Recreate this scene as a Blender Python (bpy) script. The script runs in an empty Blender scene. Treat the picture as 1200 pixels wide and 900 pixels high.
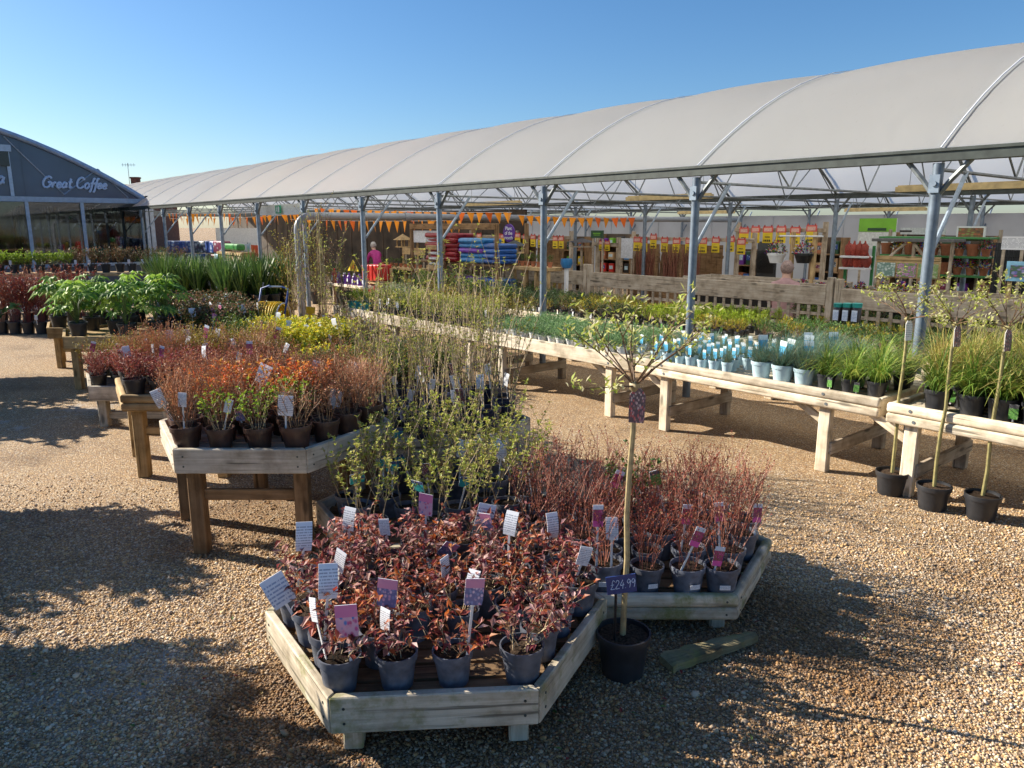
import bpy, bmesh, math, random
import numpy as np
from mathutils import Vector, Matrix, Euler
R = math.radians
rnd = random.Random(7)
sc = bpy.context.scene
COL = sc.collection
# ------------------------------------------------------------------ camera model
FOC, PITCH, CAMH = 880.0, R(11.9), 1.95
_c, _s = math.cos(PITCH), math.sin(PITCH)
def ray(px, py):
    a = (px - 600) / FOC; b = (450 - py) / FOC
    return (a, _c + b * _s, b * _c - _s)
SU, CU = math.sin(R(40)), math.cos(R(40))
RZ = R(-50)                      # canopy frame: local X = -u (right along the posts), local Y = v (into the canopy)
def U(u, v, z=0.0): return Vector((-SU * u + CU * v, CU * u + SU * v, z))
def Q(px, py, v):                # where the sight line meets the upright plane at depth v -> (u, z)
    r = ray(px, py); uu = -SU * r[0] + CU * r[1]; vv = CU * r[0] + SU * r[1]; t = v / vv
    return uu * t, CAMH + r[2] * t
def G(px, py, z=0.0):            # where the sight line meets height z
    r = ray(px, py); t = (z - CAMH) / r[2]
    return Vector((r[0] * t, r[1] * t, z))
def Y(px, py, y):                # where the sight line meets distance y
    r = ray(px, py); t = y / r[1]
    return Vector((r[0] * t, y, CAMH + r[2] * t))

# ------------------------------------------------------------------ node helpers
def newmat(name):
    m = bpy.data.materials.new(name); m.use_nodes = True
    nt = m.node_tree; nt.nodes.clear()
    return m, nt
class N:
    def __init__(s, nt): s.nt = nt
    def __call__(s, typ, ins=None, **kw):
        n = s.nt.nodes.new(typ)
        for k, v in kw.items(): setattr(n, k, v)
        for k, v in (ins or {}).items():
            sk = n.inputs[k]
            if isinstance(v, bpy.types.NodeSocket): s.nt.links.new(v, sk)
            else: sk.default_value = v
        return n
def rgba(c): return (c[0], c[1], c[2], 1.0)
def ramp(n, fac, stops, interp='LINEAR'):
    r = n('ShaderNodeValToRGB', {'Fac': fac}); cr = r.color_ramp; cr.interpolation = interp
    while len(cr.elements) < len(stops): cr.elements.new(0.5)
    for e, (p, c) in zip(cr.elements, stops): e.position = p; e.color = rgba(c)
    return r.outputs['Color']
def mixc(n, fac, a, b, typ='MIX'):
    m = n('ShaderNodeMix', data_type='RGBA', blend_type=typ)
    for i, v in ((0, fac), (6, a), (7, b)):
        if isinstance(v, bpy.types.NodeSocket): n.nt.links.new(v, m.inputs[i])
        else: m.inputs[i].default_value = v if i == 0 else rgba(v)
    return m.outputs[2]
def finish(n, shader): n('ShaderNodeOutputMaterial', {'Surface': shader})
MATS = {}
def plain(name, c, rough=.6, metal=0.0, var=.12, scale=30.0, spec=.5, bump=0.0):
    """paint / plastic / metal with a little uneven wear, varied per object"""
    if name in MATS: return MATS[name]
    m, nt = newmat(name); n = N(nt)
    tc = n('ShaderNodeTexCoord'); oi = n('ShaderNodeObjectInfo')
    nz = n('ShaderNodeTexNoise', {'Vector': tc.outputs['Object'], 'Scale': scale, 'Detail': 4.0})
    lo = [x * (1 - var * 1.6) for x in c]; hi = [min(1, x * (1 + var * 1.2)) for x in c]
    col = ramp(n, nz.outputs['Fac'], [(.3, lo), (.7, hi)])
    rv = n('ShaderNodeMapRange', {'Value': oi.outputs['Random'], 'To Min': 1 - var, 'To Max': 1 + var})
    hs = n('ShaderNodeHueSaturation', {'Color': col, 'Value': rv.outputs[0]})
    b = n('ShaderNodeBsdfPrincipled', {'Base Color': hs.outputs[0], 'Roughness': rough, 'Metallic': metal, 'Specular IOR Level': spec})
    if bump:
        bp = n('ShaderNodeBump', {'Height': nz.outputs['Fac'], 'Strength': bump, 'Distance': .01}); nt.links.new(bp.outputs[0], b.inputs['Normal'])
    finish(n, b.outputs[0]); MATS[name] = m; return m
def leafmat(name, cols, trans=.25, rough=.5):
    """every leaf takes its own colour out of the list"""
    m, nt = newmat(name); n = N(nt)
    g = n('ShaderNodeNewGeometry'); oi = n('ShaderNodeObjectInfo')
    k = len(cols)
    c = ramp(n, g.outputs['Random Per Island'], [((i + .0) / k, cols[i]) for i in range(k)], 'CONSTANT' if k > 2 else 'LINEAR')
    rv = n('ShaderNodeMapRange', {'Value': oi.outputs['Random'], 'To Min': .8, 'To Max': 1.15})
    c = n('ShaderNodeHueSaturation', {'Color': c, 'Value': rv.outputs[0]}).outputs[0]
    b = n('ShaderNodeBsdfPrincipled', {'Base Color': c, 'Roughness': rough, 'Specular IOR Level': .35})
    if trans:
        t = n('ShaderNodeBsdfTranslucent', {'Color': c})
        b = n('ShaderNodeMixShader', {'Fac': trans, 1: b.outputs[0], 2: t.outputs[0]})
    finish(n, b.outputs[0]); MATS[name] = m; return m
def woodmat(name, dark, light, algae=0.0, knots=True, rough=.8):
    m, nt = newmat(name); n = N(nt)
    tc = n('ShaderNodeTexCoord'); oi = n('ShaderNodeObjectInfo')
    off = n('ShaderNodeVectorMath', {0: oi.outputs['Random'], 1: (37.0, 11.0, 23.0)}, operation='MULTIPLY')
    p = n('ShaderNodeVectorMath', {0: tc.outputs['Object'], 1: off.outputs[0]}, operation='ADD').outputs[0]
    mp = n('ShaderNodeMapping', {'Vector': p, 'Scale': (2.2, 42.0, 42.0)}).outputs[0]
    g1 = n('ShaderNodeTexNoise', {'Vector': mp, 'Scale': 1.0, 'Detail': 6.0, 'Roughness': .65, 'Distortion': .6})
    col = ramp(n, g1.outputs['Fac'], [(.28, dark), (.72, light)])
    g2 = n('ShaderNodeTexNoise', {'Vector': p, 'Scale': 6.0, 'Detail': 5.0, 'Roughness': .6})
    st = ramp(n, g2.outputs['Fac'], [(.33, (.46, .42, .37)), (.5, (.85, .82, .78)), (.62, (1, 1, 1))])
    col = mixc(n, .8, col, st, 'MULTIPLY')
    if knots:
        v = n('ShaderNodeTexVoronoi', {'Vector': n('ShaderNodeMapping', {'Vector': p, 'Scale': (3.0, 9.0, 9.0)}).outputs[0], 'Scale': 1.0})
        kf = n('ShaderNodeMapRange', {'Value': v.outputs['Distance'], 'From Min': .10, 'From Max': .2, 'To Min': .75, 'To Max': 0.0})
        col = mixc(n, kf.outputs[0], col, [x * .3 for x in dark])
    cr = n('ShaderNodeTexNoise', {'Vector': n('ShaderNodeMapping', {'Vector': p, 'Scale': (1.1, 30.0, 30.0)}).outputs[0], 'Scale': 1.5, 'Detail': 2.0})
    cf = n('ShaderNodeMapRange', {'Value': cr.outputs['Fac'], 'From Min': .30, 'From Max': .36, 'To Min': .8, 'To Max': 0.0})
    col = mixc(n, cf.outputs[0], col, [x * .25 for x in dark])
    if algae:
        g3 = n('ShaderNodeTexNoise', {'Vector': p, 'Scale': 4.5, 'Detail': 6.0, 'Roughness': .7})
        af = n('ShaderNodeMapRange', {'Value': g3.outputs['Fac'], 'From Min': .52, 'From Max': .68, 'To Min': 0.0, 'To Max': algae})
        col = mixc(n, af.outputs[0], col, (.20, .20, .055))
    rv = n('ShaderNodeMapRange', {'Value': oi.outputs['Random'], 'To Min': .82, 'To Max': 1.12})
    col = n('ShaderNodeHueSaturation', {'Color': col, 'Value': rv.outputs[0]}).outputs[0]
    bp = n('ShaderNodeBump', {'Height': g1.outputs['Fac'], 'Strength': .5, 'Distance': .004})
    b = n('ShaderNodeBsdfPrincipled', {'Base Color': col, 'Roughness': rough, 'Normal': bp.outputs[0], 'Specular IOR Level': .25})
    finish(n, b.outputs[0]); MATS[name] = m; return m

# ------------------------------------------------------------------ mesh helpers
class MB:
    """collects shapes for ONE mesh object"""
    def __init__(s): s.v = []; s.f = []; s.m = []; s.sm = []
    def add(s, vs, fs, mi=0, smooth=False):
        o = len(s.v); s.v += [tuple(p) for p in vs]
        for f in fs: s.f.append(tuple(i + o for i in f)); s.m.append(mi); s.sm.append(smooth)
    def box(s, c, d, mi=0, M=None):
        x, y, z = d[0] / 2, d[1] / 2, d[2] / 2
        P = [Vector((c[0] + a * x, c[1] + b * y, c[2] + e * z)) for e in (-1, 1) for a, b in ((-1, -1), (1, -1), (1, 1), (-1, 1))]
        if M is not None: P = [M @ p for p in P]
        s.add(P, [(3, 2, 1, 0), (4, 5, 6, 7), (0, 1, 5, 4), (1, 2, 6, 5), (2, 3, 7, 6), (3, 0, 4, 7)], mi)
    def prism(s, poly, z0, z1, mi=0):
        k = len(poly)
        s.add([(p[0], p[1], z0) for p in poly] + [(p[0], p[1], z1) for p in poly],
              [tuple(range(k - 1, -1, -1)), tuple(range(k, 2 * k))] + [(i, (i + 1) % k, k + (i + 1) % k, k + i) for i in range(k)], mi)
    def tube(s, pts, r, n=6, mi=0, cap=True, smooth=True):
        pts = [Vector(p) for p in pts]; k = len(pts)
        rs = r if isinstance(r, (list, tuple)) else [r] * k
        t = (pts[1] - pts[0]).normalized(); a = t.orthogonal().normalized(); V = []
        for i, p in enumerate(pts):
            if 0 < i < k - 1: t = (pts[i + 1] - pts[i - 1])
            elif i: t = pts[i] - pts[i - 1]
            else: t = pts[1] - pts[0]
            t = t.normalized() if t.length > 1e-9 else Vector((0, 0, 1))
            a = (a - t * a.dot(t)); a = a.normalized() if a.length > 1e-6 else t.orthogonal().normalized()
            b = t.cross(a)
            for j in range(n):
                w = 2 * math.pi * j / n; V.append(p + (a * math.cos(w) + b * math.sin(w)) * rs[i])
        F = [(i * n + j, i * n + (j + 1) % n, (i + 1) * n + (j + 1) % n, (i + 1) * n + j) for i in range(k - 1) for j in range(n)]
        s.add(V, F, mi, smooth)
        if cap: s.add(V[:n], [tuple(range(n - 1, -1, -1))], mi); s.add(V[-n:], [tuple(range(n))], mi)
    def lathe(s, prof, n=18, mi=0, c=(0, 0, 0), smooth=True):
        V = [(c[0] + r * math.cos(2 * math.pi * j / n), c[1] + r * math.sin(2 * math.pi * j / n), c[2] + z) for r, z in prof for j in range(n)]
        k = len(prof)
        s.add(V, [(i * n + j, i * n + (j + 1) % n, (i + 1) * n + (j + 1) % n, (i + 1) * n + j) for i in range(k - 1) for j in range(n)], mi, smooth)
    def disc(s, c, r, n=18, mi=0, jit=0):
        V = [(c[0], c[1], c[2] + jit * 1.5)] + [(c[0] + r * math.cos(2 * math.pi * j / n), c[1] + r * math.sin(2 * math.pi * j / n), c[2]) for j in range(n)]
        s.add(V, [(0, 1 + j, 1 + (j + 1) % n) for j in range(n)], mi)
    def blob(s, c, r, rng, mi=0, jit=.15, n=8, k=6):
        rx, ry, rz = r if isinstance(r, tuple) else (r, r, r); V = []
        for i in range(1, k):
            th = math.pi * i / k
            for j in range(n):
                w = 2 * math.pi * j / n; q = 1 + rng.uniform(-jit, jit)
                V.append((c[0] + rx * q * math.sin(th) * math.cos(w), c[1] + ry * q * math.sin(th) * math.sin(w), c[2] + rz * q * math.cos(th)))
        F = [(i * n + j, (i + 1) * n + j, (i + 1) * n + (j + 1) % n, i * n + (j + 1) % n) for i in range(k - 2) for j in range(n)]
        V += [(c[0], c[1], c[2] + rz), (c[0], c[1], c[2] - rz)]; t = len(V) - 2; m0 = (k - 2) * n
        F += [(t, j, (j + 1) % n) for j in range(n)] + [(t + 1, m0 + (j + 1) % n, m0 + j) for j in range(n)]
        s.add(V, F, mi, True)
    def leaf(s, p, d, up, L, W, mi=0, fold=.25, bend=0.0):
        p = Vector(p); d = d.normalized(); side = d.cross(up)
        side = side.normalized() if side.length > 1e-4 else d.orthogonal().normalized()
        nn = side.cross(d)
        m = p + d * (L * .45)
        s.add([p, m + side * W * .5 + nn * fold * W, p + d * L - nn * bend * L, m - side * W * .5 + nn * fold * W, m],
              [(0, 1, 4), (1, 2, 4), (0, 4, 3), (4, 2, 3)], mi)
    def blade(s, p, d, L, W, droop, mi=0, seg=4, side=None):
        d = d.normalized(); h = Vector((d.x, d.y, 0)); h = h.normalized() if h.length > 1e-4 else Vector((1, 0, 0))
        side = Vector((-h.y, h.x, 0)) if side is None else side
        V = []; q = Vector(p); dd = d.copy()
        for i in range(seg + 1):
            w = W * (1 - (i / seg) ** 2) * .5 + .0004
            V += [q + side * w, q - side * w]
            q = q + dd * (L / seg); dd = (dd + Vector((h.x * .35, h.y * .35, -1)) * (droop * (i + 1) / seg)).normalized()
        s.add(V, [(2 * i, 2 * i + 1, 2 * i + 3, 2 * i + 2) for i in range(seg)], mi)
    def mesh(s, name, *mats):
        me = bpy.data.meshes.new(name); me.from_pydata(s.v, [], s.f)
        for m in mats: me.materials.append(m)
        me.polygons.foreach_set('material_index', s.m); me.polygons.foreach_set('use_smooth', s.sm)
        if any(s.sm): me.update(); me.set_sharp_from_angle(angle=R(38))
        me.update(); return me
    def build(s, name, mats, parent=None, loc=None, rz=0.0):
        mats = mats if isinstance(mats, (list, tuple)) else [mats]
        return link(name, s.mesh(name, *mats), parent, loc, rz)
def link(name, me, parent=None, loc=None, rz=0.0):
    o = bpy.data.objects.new(name, me); COL.objects.link(o)
    if parent is not None: o.parent = parent
    if loc is not None: o.location = loc
    if rz: o.rotation_euler = (0, 0, rz)
    return o
def tag(o, label, cat, group=None):
    o['label'] = label; o['category'] = cat
    if group: o['group'] = group
    return o
def thing(name, label, cat, loc=(0, 0, 0), rz=0.0, group=None):
    o = bpy.data.objects.new(name, None); COL.objects.link(o); o.empty_display_size = .1
    o.location = loc; o.rotation_euler = (0, 0, rz)
    return tag(o, label, cat, group)
def struct(o, kind='structure'): o['kind'] = kind; return o
_bev = {}
def bevbox(d, b=.006, seg=1, round_=False):
    """box with softened edges, X along its length; rough-sawn wobble"""
    key = (round(d[0], 3), round(d[1], 3), round(d[2], 3), b, seg)
    if key in _bev: return _bev[key]
    bm = bmesh.new(); bmesh.ops.create_cube(bm, size=1.0); bmesh.ops.scale(bm, vec=d, verts=bm.verts)
    bmesh.ops.bevel(bm, geom=bm.edges[:], offset=min(b, min(d) * .45), segments=seg, affect='EDGES', profile=.5)
    me = bpy.data.meshes.new('board'); bm.to_mesh(me); bm.free()
    _bev[key] = me; return me
def board(name, p0, p1, h, t, m, parent, b=.006, seg=1, roll=0.0):
    """plank from p0 to p1 (centre line), h high, t thick: an object of its own so that the grain follows it"""
    p0, p1 = Vector(p0), Vector(p1); d = p1 - p0; L = d.length
    me = bevbox((L, t, h), b, seg).copy(); me.materials.append(m)
    if seg > 2:
        me.polygons.foreach_set('use_smooth', [True] * len(me.polygons)); me.set_sharp_from_angle(angle=R(45))
    x = d.normalized(); y = Vector((0, 0, 1)).cross(x)
    y = y.normalized() if y.length > 1e-4 else Vector((0, 1, 0))
    z = x.cross(y)
    M = Matrix((x, y, z)).transposed().to_4x4() @ Matrix.Rotation(roll, 4, 'X'); M.translation = (p0 + p1) / 2
    o = bpy.data.objects.new(name, me); COL.objects.link(o); o.parent = parent; o.matrix_local = M
    return o
ORD = ['first', 'second', 'third', 'fourth', 'fifth', 'sixth', 'seventh', 'eighth', 'ninth', 'tenth', 'eleventh', 'twelfth', 'thirteenth', 'fourteenth', 'fifteenth',
       'sixteenth', 'seventeenth', 'eighteenth', 'nineteenth', 'twentieth', 'twenty-first', 'twenty-second', 'twenty-third', 'twenty-fourth', 'twenty-fifth', 'twenty-sixth']
def rowword(i, n):
    if i == 0: return 'front row'
    if i == n - 1: return 'back row'
    return ORD[i] + ' row'
def nth(i, n, side='left'):
    if i == 0: return side + 'most'
    if i == n - 1: return ('right' if side == 'left' else 'left') + 'most'
    return ORD[i] + ' from ' + side
# ------------------------------------------------------------------ materials
W_BENCH = woodmat('pale_timber', (.56, .47, .34), (.88, .79, .64), algae=.12)
W_GREY = woodmat('weathered_timber', (.42, .37, .30), (.76, .69, .58), algae=.15)
W_MOSS = woodmat('mossy_timber', (.42, .36, .27), (.78, .70, .56), algae=.9)
W_TAN = woodmat('tan_timber', (.34, .23, .11), (.62, .45, .24), algae=.2)
W_DMOSS = woodmat('dark_mossy_timber', (.12, .10, .06), (.34, .30, .17), algae=.9)
W_BROWN = woodmat('brown_timber', (.16, .095, .05), (.34, .22, .12))
W_FENCE = woodmat('fence_timber', (.32, .27, .21), (.58, .50, .40))
W_NEW = woodmat('new_timber', (.45, .30, .14), (.66, .48, .26))
STEEL = plain('galvanised_steel', (.20, .25, .31), .45, .4, .15, 14)
STEELD = plain('dull_steel', (.16, .18, .19), .55, .35, .2, 10)
GUTTER = plain('gutter_grey_green', (.045, .055, .05), .5, .2, .25, 8)
PIPE = plain('grey_pipe_plastic', (.22, .24, .27), .45, 0, .08, 6)
POT_G = plain('grey_pot_plastic', (.105, .115, .145), .5, 0, .26, 26)
POT_D = plain('dark_pot_plastic', (.022, .023, .027), .42, 0, .2, 18)
POT_BR = plain('brown_pot_plastic', (.062, .030, .022), .42, 0, .2, 18)
POT_BL = plain('pale_blue_pot_plastic', (.42, .56, .62), .45, 0, .07, 18)
POT_TE = plain('teal_pot_plastic', (.02, .33, .33), .4, 0, .1, 18)
POT_NV = plain('navy_pot_plastic', (.022, .028, .062), .4, 0, .2, 18)
POT_WH = plain('white_pot_plastic', (.68, .68, .66), .4, 0, .06, 18)
TERRA = plain('terracotta', (.36, .13, .06), .8, 0, .15, 18)
SOIL = plain('potting_soil', (.045, .030, .020), .95, 0, .5, 90, .1, .8)
WHITE = plain('white_plastic', (.74, .75, .76), .4, 0, .05, 10)
BARK_TAN = plain('tan_stems', (.42, .32, .19), .7, 0, .3, 60)
BARK_BR = plain('brown_stems', (.20, .115, .06), .7, 0, .35, 60)
BARK_RED = plain('red_stems', (.27, .10, .065), .6, 0, .35, 60)
BARK_WINE = plain('wine_stems', (.15, .035, .035), .6, 0, .35, 60)
BARK_OR = plain('orange_stems', (.48, .25, .13), .65, 0, .35, 60)
BARK_DK = plain('dark_stems', (.09, .065, .05), .8, 0, .3, 60)
GREENST = plain('green_stems', (.10, .16, .04), .6, 0, .3, 60)
STAKE = plain('bamboo_tan', (.42, .33, .17), .55, 0, .25, 25)
L_WINE = leafmat('wine_leaves', [(.60, .38, .36), (.42, .17, .17), (.14, .03, .04), (.24, .045, .055), (.10, .03, .04), (.07, .025, .035), (.30, .07, .05), (.20, .045, .055), (.42, .18, .16), (.40, .10, .03), (.16, .03, .04), (.46, .26, .22), (.26, .11, .08), (.34, .15, .12), (.38, .22, .12), (.50, .30, .26)], .4, .5)  # palest pinks also paint in the sheen of leaves catching light
L_WINE2 = leafmat('rust_wine_leaves', [(.30, .05, .04), (.44, .13, .06), (.20, .035, .035), (.50, .20, .07), (.36, .09, .07), (.54, .30, .24), (.48, .13, .03), (.26, .10, .06)], .4, .5)
L_REDBUD = leafmat('red_buds', [(.24, .05, .035), (.32, .08, .04), (.14, .05, .03), (.20, .09, .03), (.36, .05, .03)], .2)
L_YG = leafmat('young_yellow_green_leaves', [(.44, .45, .08), (.55, .54, .14), (.36, .42, .07), (.52, .44, .16), (.30, .36, .08)], .35)
L_GOLD = leafmat('golden_leaves', [(.78, .68, .04), (.82, .74, .08), (.56, .58, .05), (.66, .50, .04), (.30, .40, .05)], .3)
L_MIX = leafmat('mixed_green_leaves', [(.05, .11, .02), (.09, .17, .03), (.20, .26, .04), (.12, .16, .03), (.07, .13, .03)], .3)
L_DARK = leafmat('dark_green_leaves', [(.022, .055, .014), (.04, .085, .02), (.06, .12, .03), (.03, .07, .025)], .2)
L_LIME = leafmat('lime_leaves', [(.28, .40, .03), (.22, .34, .03), (.38, .48, .06), (.16, .28, .03)], .35)
L_FAT = leafmat('broad_glossy_leaves', [(.13, .27, .04), (.20, .38, .05), (.40, .54, .08), (.08, .18, .03), (.28, .44, .06)], .35, .55)
L_RUST = leafmat('rusty_leaves', [(.46, .20, .09), (.54, .28, .13), (.38, .15, .09), (.32, .22, .10), (.50, .18, .09)], .3)
L_ORANGE = leafmat('orange_leaves', [(.75, .22, .05), (.68, .15, .05), (.78, .34, .08), (.58, .14, .05), (.70, .40, .08)], .35)
L_PINKR = leafmat('pinkish_red_leaves', [(.32, .07, .06), (.40, .11, .08), (.24, .08, .05), (.36, .16, .07), (.28, .05, .06)], .3)
L_OLIVE = leafmat('olive_gold_leaves', [(.30, .25, .03), (.38, .30, .04), (.22, .22, .04), (.34, .20, .05)], .3)
L_ROSE = leafmat('rose_leaves', [(.06, .09, .03), (.10, .12, .04), (.30, .14, .07), (.20, .12, .06), (.07, .13, .03), (.36, .20, .12)], .25)
L_FESC = leafmat('blue_grass', [(.10, .21, .15), (.14, .27, .20), (.08, .17, .11), (.20, .32, .26), (.26, .25, .12)], .25)
L_CAREX = leafmat('green_gold_grass', [(.14, .26, .04), (.22, .35, .05), (.36, .40, .08), (.10, .19, .03), (.28, .36, .07)], .35)
L_CARGOLD = leafmat('golden_grass', [(.50, .43, .12), (.60, .52, .18), (.34, .36, .08), (.46, .34, .12), (.20, .29, .05)], .3)
L_SWORD = leafmat('sword_leaves', [(.06, .13, .03), (.10, .19, .04), (.17, .26, .06), (.05, .10, .03)], .2)
L_THYME = leafmat('mat_green', [(.15, .27, .10), (.20, .34, .13), (.10, .19, .08), (.27, .39, .18)], .35)
L_CONLIME = leafmat('lime_conifer', [(.30, .40, .02), (.24, .34, .02), (.38, .46, .04), (.16, .26, .02)], .25)
L_CONGOLD = leafmat('gold_conifer', [(.40, .33, .02), (.30, .30, .03), (.46, .32, .03), (.18, .24, .03)], .2)
L_CONGREEN = leafmat('green_conifer', [(.05, .13, .03), (.08, .18, .03), (.12, .22, .04), (.04, .09, .03)], .2)
L_CREAM = leafmat('cream_leaves', [(.52, .52, .34), (.60, .60, .45), (.22, .30, .08), (.40, .42, .16)], .3)
L_HEATH = leafmat('heather', [(.45, .35, .02), (.52, .40, .03), (.20, .22, .03), (.40, .22, .03), (.12, .18, .03)], .2)
L_SALIX = leafmat('variegated_leaves', [(.50, .52, .12), (.60, .60, .24), (.40, .48, .07), (.66, .62, .38)], .4)
L_FLOWER = leafmat('mixed_blooms', [(.62, .04, .12), (.70, .52, .03), (.10, .03, .30), (.65, .60, .60), (.05, .16, .03), (.06, .18, .04)], .2)
L_PINKF = leafmat('pink_blooms', [(.60, .22, .30), (.70, .40, .45), (.45, .10, .22), (.10, .16, .05)], .2)
def picture(name, base, blobs, scale=9.0, band=None, stripe=None):
    """printed card: blotchy flower photograph, optionally with a plain band at its head"""
    m, nt = newmat(name); n = N(nt)
    tc = n('ShaderNodeTexCoord'); oi = n('ShaderNodeObjectInfo')
    p = n('ShaderNodeVectorMath', {0: tc.outputs['Generated'], 1: n('ShaderNodeVectorMath', {0: oi.outputs['Random'], 1: (9., 5., 7.)}, operation='MULTIPLY').outputs[0]}, operation='ADD').outputs[0]
    v = n('ShaderNodeTexVoronoi', {'Vector': p, 'Scale': scale})
    sx = n('ShaderNodeSeparateColor', {0: v.outputs['Color']})
    c = ramp(n, sx.outputs[0], [(i / len(blobs), blobs[i]) for i in range(len(blobs))], 'CONSTANT')
    ed = n('ShaderNodeMapRange', {'Value': v.outputs['Distance'], 'From Min': .3, 'From Max': .62})
    c = mixc(n, ed.outputs[0], c, base)
    sp = n('ShaderNodeSeparateXYZ', {0: tc.outputs['Generated']})
    if band:
        f = n('ShaderNodeMath', {0: sp.outputs['Z'], 1: band[0]}, operation='GREATER_THAN')
        c = mixc(n, f.outputs[0], c, band[1])
    if stripe:
        f = n('ShaderNodeMath', {0: sp.outputs['Z'], 1: stripe[0]}, operation='LESS_THAN')
        c = mixc(n, f.outputs[0], c, stripe[1])
    b = n('ShaderNodeBsdfPrincipled', {'Base Color': c, 'Roughness': .35})
    finish(n, b.outputs[0]); return m
PK = (.70, .22, .42)
C_PINK = picture('pink_flower_card', (.70, .42, .55), [(.62, .12, .25), (.75, .45, .55), (.55, .10, .30), (.10, .22, .55), (.72, .30, .45)], 6, (.62, PK))
C_MAUVE = picture('mauve_flower_card', (.16, .16, .34), [(.60, .35, .52), (.25, .28, .50), (.70, .50, .62), (.10, .14, .30)], 7, (.66, (.62, .25, .40)))
C_MAG = picture('magenta_flower_card', (.30, .04, .12), [(.50, .06, .20), (.62, .12, .32), (.25, .05, .08), (.18, .20, .05)], 10, (.80, (.62, .68, .78)), (.28, (.72, .10, .38)))
C_PLUM = picture('dark_plum_card', (.10, .06, .08), [(.45, .22, .25), (.20, .12, .10), (.60, .45, .42), (.55, .10, .10)], 9)
C_BLUE = picture('blue_sky_card', (.10, .42, .68), [(.16, .52, .78), (.08, .34, .62), (.14, .48, .72)], 3, (.72, (.70, .78, .80)))
C_GREEN = picture('green_plant_card', (.10, .28, .06), [(.18, .42, .08), (.30, .45, .18), (.06, .18, .05)], 9, (.74, (.10, .10, .11)))
C_ORG = picture('orange_plant_card', (.62, .60, .56), [(.70, .40, .20), (.72, .68, .62), (.55, .50, .20)], 6, (.75, (.72, .50, .38)), (.4, (.74, .74, .72)))
C_TEAL = picture('teal_card', (.02, .30, .32), [(.03, .42, .42), (.08, .10, .22), (.05, .30, .35)], 4, (.72, (.05, .07, .18)))
def textcard(name, paper, ink, lines=11.0):
    """paper printed with short dark lines of small text"""
    m, nt = newmat(name); n = N(nt)
    tc = n('ShaderNodeTexCoord'); sp = n('ShaderNodeSeparateXYZ', {0: tc.outputs['Generated']})
    zz = n('ShaderNodeMath', {0: sp.outputs['Z'], 1: lines}, operation='MULTIPLY')
    fr = n('ShaderNodeMath', {0: zz.outputs[0]}, operation='FRACT')
    ln = n('ShaderNodeMath', {0: fr.outputs[0], 1: .45}, operation='LESS_THAN')
    fl = n('ShaderNodeMath', {0: zz.outputs[0]}, operation='FLOOR')
    w = n('ShaderNodeTexNoise', {'Vector': n('ShaderNodeCombineXYZ', {0: n('ShaderNodeMath', {0: sp.outputs['X'], 1: 12.0}, operation='MULTIPLY').outputs[0], 1: n('ShaderNodeMath', {0: fl.outputs[0], 1: 7.3}, operation='MULTIPLY').outputs[0], 2: 0.0}).outputs[0], 'Scale': 1.0})
    wf = n('ShaderNodeMath', {0: w.outputs['Fac'], 1: .44}, operation='GREATER_THAN')
    e1 = n('ShaderNodeMath', {0: sp.outputs['Z'], 1: .86}, operation='LESS_THAN'); e2 = n('ShaderNodeMath', {0: sp.outputs['Z'], 1: .12}, operation='GREATER_THAN')
    f = n('ShaderNodeMath', {0: ln.outputs[0], 1: wf.outputs[0]}, operation='MULTIPLY')
    f = n('ShaderNodeMath', {0: f.outputs[0], 1: n('ShaderNodeMath', {0: e1.outputs[0], 1: e2.outputs[0]}, operation='MULTIPLY').outputs[0]}, operation='MULTIPLY')
    f = n('ShaderNodeMath', {0: f.outputs[0], 1: .7}, operation='MULTIPLY')
    c = mixc(n, f.outputs[0], paper, ink)
    b = n('ShaderNodeBsdfPrincipled', {'Base Color': c, 'Roughness': .4}); finish(n, b.outputs[0]); return m
C_TEXT = textcard('printed_white_card', (.74, .76, .80), (.20, .22, .28))
C_TEXT2 = textcard('printed_pale_card', (.68, .72, .80), (.12, .20, .40), 8)
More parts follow.
